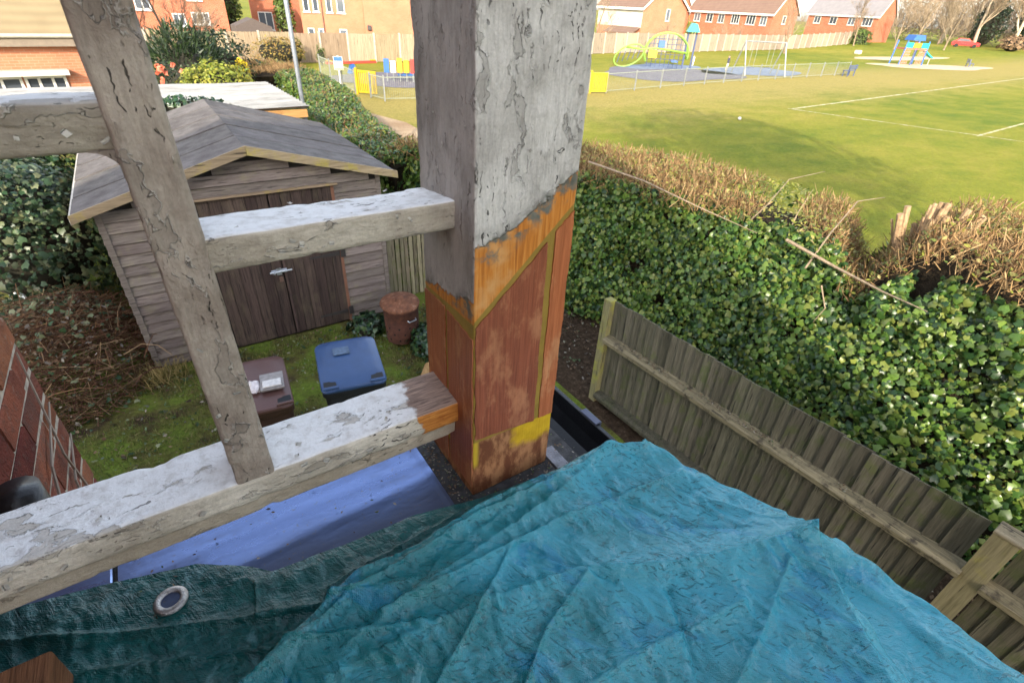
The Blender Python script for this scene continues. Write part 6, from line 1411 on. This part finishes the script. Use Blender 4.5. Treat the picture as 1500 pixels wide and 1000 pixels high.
# ------------------------------------------------------------------ tarpaulin
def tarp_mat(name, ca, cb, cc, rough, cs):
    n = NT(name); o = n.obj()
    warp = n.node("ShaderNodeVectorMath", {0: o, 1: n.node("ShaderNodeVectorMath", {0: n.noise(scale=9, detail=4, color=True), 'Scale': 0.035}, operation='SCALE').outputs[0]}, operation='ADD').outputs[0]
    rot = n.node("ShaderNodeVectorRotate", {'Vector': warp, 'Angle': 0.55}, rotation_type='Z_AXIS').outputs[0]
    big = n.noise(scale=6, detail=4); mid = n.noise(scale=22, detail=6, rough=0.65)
    sky_tint = n.m('ADD', n.m('MULTIPLY', big, 0.9), n.m('MULTIPLY', n.sep(n.raw)[0], 0.55))   # bluer towards the open side: sky reflection put into the colour
    c = n.mix(n.step(sky_tint, 0.42, 0.86), ca, cb)
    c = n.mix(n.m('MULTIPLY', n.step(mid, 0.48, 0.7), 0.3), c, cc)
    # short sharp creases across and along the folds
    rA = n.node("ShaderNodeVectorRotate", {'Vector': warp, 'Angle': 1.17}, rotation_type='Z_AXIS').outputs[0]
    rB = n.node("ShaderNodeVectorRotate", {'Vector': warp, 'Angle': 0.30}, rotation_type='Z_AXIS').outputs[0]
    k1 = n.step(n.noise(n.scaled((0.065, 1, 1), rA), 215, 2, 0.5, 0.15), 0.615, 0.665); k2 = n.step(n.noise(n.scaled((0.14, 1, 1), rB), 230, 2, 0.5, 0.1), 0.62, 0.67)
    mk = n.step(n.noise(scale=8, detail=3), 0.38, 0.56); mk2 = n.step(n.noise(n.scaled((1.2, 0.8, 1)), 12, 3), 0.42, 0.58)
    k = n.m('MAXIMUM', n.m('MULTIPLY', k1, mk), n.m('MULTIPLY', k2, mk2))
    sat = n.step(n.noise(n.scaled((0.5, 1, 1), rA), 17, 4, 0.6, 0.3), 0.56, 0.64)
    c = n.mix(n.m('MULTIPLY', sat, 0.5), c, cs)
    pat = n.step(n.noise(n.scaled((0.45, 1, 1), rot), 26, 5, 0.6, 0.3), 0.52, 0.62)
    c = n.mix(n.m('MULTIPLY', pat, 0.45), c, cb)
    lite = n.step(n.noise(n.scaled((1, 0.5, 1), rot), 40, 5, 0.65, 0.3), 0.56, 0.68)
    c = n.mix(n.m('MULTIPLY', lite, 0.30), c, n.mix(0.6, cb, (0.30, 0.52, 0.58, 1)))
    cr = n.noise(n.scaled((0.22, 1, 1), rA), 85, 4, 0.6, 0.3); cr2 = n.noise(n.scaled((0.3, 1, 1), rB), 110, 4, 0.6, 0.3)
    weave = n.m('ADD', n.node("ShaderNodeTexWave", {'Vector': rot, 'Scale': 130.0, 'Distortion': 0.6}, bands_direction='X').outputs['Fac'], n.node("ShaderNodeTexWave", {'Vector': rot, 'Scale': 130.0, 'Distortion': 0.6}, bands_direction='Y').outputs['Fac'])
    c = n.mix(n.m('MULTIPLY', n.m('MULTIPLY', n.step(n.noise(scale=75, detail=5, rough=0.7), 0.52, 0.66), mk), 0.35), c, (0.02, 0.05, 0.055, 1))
    c = n.mix(n.m('MULTIPLY', k, 0.5), c, (0.005, 0.045, 0.055, 1))  # shade in the creases darkened into the colour
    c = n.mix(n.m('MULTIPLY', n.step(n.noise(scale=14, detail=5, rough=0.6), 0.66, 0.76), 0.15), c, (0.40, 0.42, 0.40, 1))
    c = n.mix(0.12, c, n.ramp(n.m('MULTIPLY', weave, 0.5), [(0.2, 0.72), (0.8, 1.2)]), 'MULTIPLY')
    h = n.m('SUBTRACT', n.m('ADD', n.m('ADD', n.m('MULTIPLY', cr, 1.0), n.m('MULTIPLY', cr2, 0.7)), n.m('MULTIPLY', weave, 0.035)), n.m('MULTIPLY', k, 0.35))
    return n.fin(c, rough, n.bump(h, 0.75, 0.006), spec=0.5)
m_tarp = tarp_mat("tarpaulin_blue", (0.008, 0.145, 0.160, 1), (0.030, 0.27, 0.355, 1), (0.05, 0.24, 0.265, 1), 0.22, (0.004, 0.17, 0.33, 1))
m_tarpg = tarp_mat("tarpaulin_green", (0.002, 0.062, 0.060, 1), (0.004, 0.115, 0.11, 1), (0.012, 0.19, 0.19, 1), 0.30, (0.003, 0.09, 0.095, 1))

def polyd(P, line):
    """signed distance to a polyline (positive on its right) and position along it"""
    best = np.full(len(P), 1e9); sg = np.zeros(len(P)); al = np.zeros(len(P)); acc = 0; L = np.array(line, float)
    tot = np.sum(np.linalg.norm(np.diff(L, axis=0), axis=1))
    for a, b in zip(L[:-1], L[1:]):
        d = b - a; l = np.linalg.norm(d); t = np.clip(((P - a) @ d) / (l * l), 0, 1); q = a + t[:, None] * d
        r = np.linalg.norm(P - q, axis=1); cr = d[0] * (P[:, 1] - a[1]) - d[1] * (P[:, 0] - a[0])
        u = r < best; best = np.where(u, r, best); sg = np.where(u, -np.sign(cr), sg); al = np.where(u, (acc + t * l) / tot, al); acc += l
    return best * sg, al

def facets(P, cx, cy, ang, seed):
    """flat crumple facets with sharp edges: heights on a warped triangle net"""
    P3 = np.stack([P[:, 0], P[:, 1], P[:, 0] * 0], 1)
    W = P + 0.35 * max(cx, cy) * np.stack([vn(P3 / (1.7 * cx), seed + 40), vn(P3 / (1.7 * cx) + 7, seed + 41)], 1)
    q = np.stack([(W[:, 0] * math.cos(ang) + W[:, 1] * math.sin(ang)) / cx, (-W[:, 0] * math.sin(ang) + W[:, 1] * math.cos(ang)) / cy], 1)
    i = np.floor(q).astype(np.int64); f = q - i; zz = np.zeros(len(P), np.int64)
    h = lambda a, b: _hash(i[:, 0] + a, i[:, 1] + b, zz, seed) * 2 - 1
    h00, h10, h01, h11 = h(0, 0), h(1, 0), h(0, 1), h(1, 1); fx, fy = f[:, 0], f[:, 1]
    return np.where(fx + fy < 1, h00 + (h10 - h00) * fx + (h01 - h00) * fy, h11 + (h01 - h11) * (1 - fx) + (h10 - h11) * (1 - fy))

def tarp():
    ye_x = [-0.75, -0.36, -0.226, -0.12, -0.052, -0.03, 0.077, 0.19, 0.301, 0.453, 0.60, 0.66, 0.9]
    ye_y = [0.715, 0.700, 0.672, 0.640, 0.592, 0.568, 0.556, 0.552, 0.524, 0.508, 0.512, 0.49, 0.40]
    xr_y = [-0.5, -0.13, 0.0, 0.16, 0.30, 0.38, 0.45, 0.503, 0.60]
    xr_x = [0.83, 0.80, 0.80, 0.765, 0.715, 0.685, 0.66, 0.625, 0.60]
    nu, nv = 620, 470; hang = 0.13
    u = np.concatenate([np.linspace(0, 1, nu), 1 + np.linspace(0, 1, 60)[1:]]); v = np.linspace(0, 1, nv)
    UU, VV = np.meshgrid(u, v); UU = UU.ravel(); VV = VV.ravel()
    y = -0.42 + VV * (0.72 + 0.42); xr = np.interp(y, xr_y, xr_x)
    x = -0.387 + np.clip(UU, 0, 1) * (xr + 0.387)
    ye = np.interp(x, ye_x, ye_y); y = -0.42 + VV * (ye + 0.42)
    xr = np.interp(y, xr_y, xr_x); x = -0.387 + np.clip(UU, 0, 1) * (xr + 0.387)
    ye = np.interp(x, ye_x, ye_y)
    P = np.stack([x, y], 1); P3 = np.stack([x, y, np.zeros_like(x)], 1)
    z = np.full(len(x), 3.259)
    d1, a1 = polyd(P, [(-0.16, 0.36), (-0.10, 0.420), (0.075, 0.489), (0.19, 0.487), (0.36, 0.503), (0.55, 0.500), (0.64, 0.46)])
    s1 = np.clip((d1 + 0.004) / 0.014, 0, 1); s1 = s1 * s1 * (3 - 2 * s1)
    z += 0.026 * s1 * np.exp(-np.clip(d1, 0, 1) / 0.22) + 0.010 * np.exp(-np.abs(d1 - 0.012) / 0.012)
    pk = np.array((0.716, 0.153))
    d2, a2 = polyd(P, [pk, (0.515, 0.232), (0.375, 0.312), (0.150, 0.355), (-0.1, 0.37)])
    z += (0.034 * (1 - a2 * 0.6)) * np.exp(-np.abs(d2) / np.where(d2 > 0, 0.026, 0.05))
    d3, a3 = polyd(P, [pk, (0.66, 0.06), (0.605, -0.03), (0.57, -0.2)])
    z += (0.024 + 0.012 * a3) * np.exp(-np.abs(d3) / np.where(d3 > 0, 0.06, 0.014))
    d4, a4 = polyd(P, [(0.722, 0.135), (0.712, 0.03), (0.69, -0.08), (0.67, -0.25)])
    z -= (0.018 + 0.045 * np.clip(a4 * 2, 0, 1)) * np.exp(-(d4 / (0.012 + 0.034 * a4)) ** 2)
    z += 0.020 * np.exp(-np.linalg.norm(P - pk, axis=1) / 0.05)
    d5, a5 = polyd(P, [(0.615, 0.49), (0.40, 0.44), (0.20, 0.415), (0.03, 0.39)])
    z += 0.010 * np.exp(-np.abs(d5) / 0.016)
    for (ln, am, wd) in (([(0.601, 0.476), (0.282, 0.474), (0.066, 0.454), (-0.07, 0.417)], 0.010, 0.009), ([(0.665, 0.366), (0.399, 0.402), (0.17, 0.402), (0.088, 0.405)], 0.012, 0.012),
                         ([(0.289, 0.51), (0.128, 0.507), (0.039, 0.495)], 0.007, 0.006), ([(0.374, 0.301), (0.272, 0.269), (0.209, 0.227)], 0.011, 0.013), ([(0.545, 0.145), (0.389, 0.174), (0.276, 0.185)], 0.012, 0.014),
                         ([(0.519, 0.397), (0.58, 0.292), (0.67, 0.222)], -0.006, 0.010), ([(0.302, 0.401), (0.201, 0.335), (0.114, 0.287)], 0.009, 0.010), ([(0.649, 0.145), (0.535, 0.105), (0.441, 0.081)], 0.010, 0.014),
                         ([(0.465, 0.219), (0.436, 0.155), (0.411, 0.1)], -0.008, 0.010), ([(-0.35, 0.647), (-0.201, 0.569), (-0.057, 0.502), (0.064, 0.455)], 0.011, 0.008), ([(-0.253, 0.541), (-0.128, 0.487), (0.005, 0.42), (0.13, 0.363)], 0.012, 0.009),
                         ([(-0.051, 0.557), (-0.06, 0.498)], 0.006, 0.004), ([(-0.057, 0.502), (0.136, 0.423)], 0.007, 0.007), ([(0.188, 0.485), (0.33, 0.384), (0.402, 0.271)], -0.006, 0.008), ([(0.068, 0.354), (0.158, 0.26)], 0.008, 0.009),
                         ([(0.585, 0.395), (0.686, 0.261), (0.73, 0.17)], 0.006, 0.012)):
        d, a = polyd(P, ln); z += am * 0.95 * np.exp(-np.abs(d) / (wd * 0.55))
    r2 = np.random.default_rng(5)
    for k in range(150):
        c = r2.uniform((-0.3, -0.1), (0.75, 0.5)); th = r2.choice([0.55, 2.1]) + r2.normal(0, 0.35); l = r2.uniform(0.03, 0.14)
        dv = np.array((math.cos(th), math.sin(th))) * l
        d, a = polyd(P, [c - dv, c + dv * 0.1 + r2.normal(0, 0.01, 2), c + dv])
        z += r2.choice([1, -0.7]) * r2.uniform(0.001, 0.0035) * np.exp(-np.abs(d) / r2.uniform(0.003, 0.009)) * np.sin(np.clip(a, 0, 1) * np.pi)
    th = 0.55; Rm = np.array([[math.cos(th), math.sin(th)], [-math.sin(th), math.cos(th)]]); Q = P @ Rm.T
    Q3 = np.stack([Q[:, 0] * 14, Q[:, 1] * 34, np.zeros(len(Q))], 1)
    flat = np.clip((np.linalg.norm(P - np.array((-0.158, 0.594)), axis=1) - 0.03) / 0.05, 0, 1)
    rid = 1 - np.abs(fbm(Q3, 4, 8)) * 2
    z += flat * (0.0012 * rid + 0.0005 * fbm(P3 * 60, 3, 31) + 0.003 * fbm(P3 * 6, 2, 77) + 0.0060 * facets(P, 0.17, 0.075, -0.29, 3) + 0.0046 * facets(P, 0.060, 0.030, -0.29, 5) + 0.0030 * facets(P, 0.024, 0.012, -1.17, 9))
    near_edge = np.clip((ye - y) / 0.03, 0, 1)
    z = np.where(y > 0.44, 3.2585 + (z - 3.2585) * (0.35 + 0.65 * near_edge), z)
    # stay under the bottom rail and clear of the post
    z = np.maximum(z, 3.2565)
    ov = np.clip(UU - 1, 0, 1)
    hang_z = hang * (np.sin(ov * np.pi / 2) ** 1.5) + 0.55 * np.clip(ov - 0.5, 0, 1)
    x = x + 0.055 * np.sin(ov * np.pi / 2) + 0.012 * np.where(ov > 0, np.sin(y * 31) * ov, 0); z = z - np.where(ov > 0, hang_z, 0)
    V = np.stack([x, y, z], 1); n = len(u)
    ii = (np.arange(nv - 1)[:, None] * n + np.arange(n - 1)[None]).ravel()
    F = np.stack([ii, ii + 1, ii + n + 1, ii + n], 1)
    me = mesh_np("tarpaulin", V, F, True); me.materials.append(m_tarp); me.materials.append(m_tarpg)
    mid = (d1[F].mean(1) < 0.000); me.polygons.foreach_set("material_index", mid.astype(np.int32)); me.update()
    o = bpy.data.objects.new("tarpaulin", me); COL.objects.link(o)
    return tag(o, "crumpled blue-green tarpaulin spread over the flat roof", "tarpaulin")
tp = tarp()
m_eye = plain("eyelet_metal", (0.55, 0.52, 0.50, 1), 0.35, 0.3, 90, 0.3, 0.9)
b = MB(); b.lathe([(0.0125, 0.0), (0.0120, 0.0025), (0.0135, 0.0042), (0.0165, 0.0048), (0.0205, 0.0035), (0.0222, 0.0008), (0.0222, -0.001)], 32)
ey = b.build("eyelet", m_eye, None, True); ey.location = (-0.1575, 0.5935, 3.2625); ey.parent = tp
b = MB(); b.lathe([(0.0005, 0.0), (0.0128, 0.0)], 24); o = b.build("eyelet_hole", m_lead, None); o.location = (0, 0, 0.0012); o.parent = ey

# offcut of timber weighing the sheet down
m_block = wood("rough_sawn_brown", (0.055, 0.022, 0.010, 1), (0.28, 0.13, 0.06, 1), 'y', 110, 0.85, None, 0, 0.1, 0.7, dist=0.003)
o = member("timber_offcut", [(-0.386, 3.2795), (-0.261, 3.2795), (-0.261, 3.345), (-0.386, 3.345)], "y", 0.05, 0.532, m_block, None, 0.006, 0.005, 0.0008, 61, 0.004)
tag(o, "brown sawn timber offcut lying on the tarpaulin at its left edge", "timber offcut")
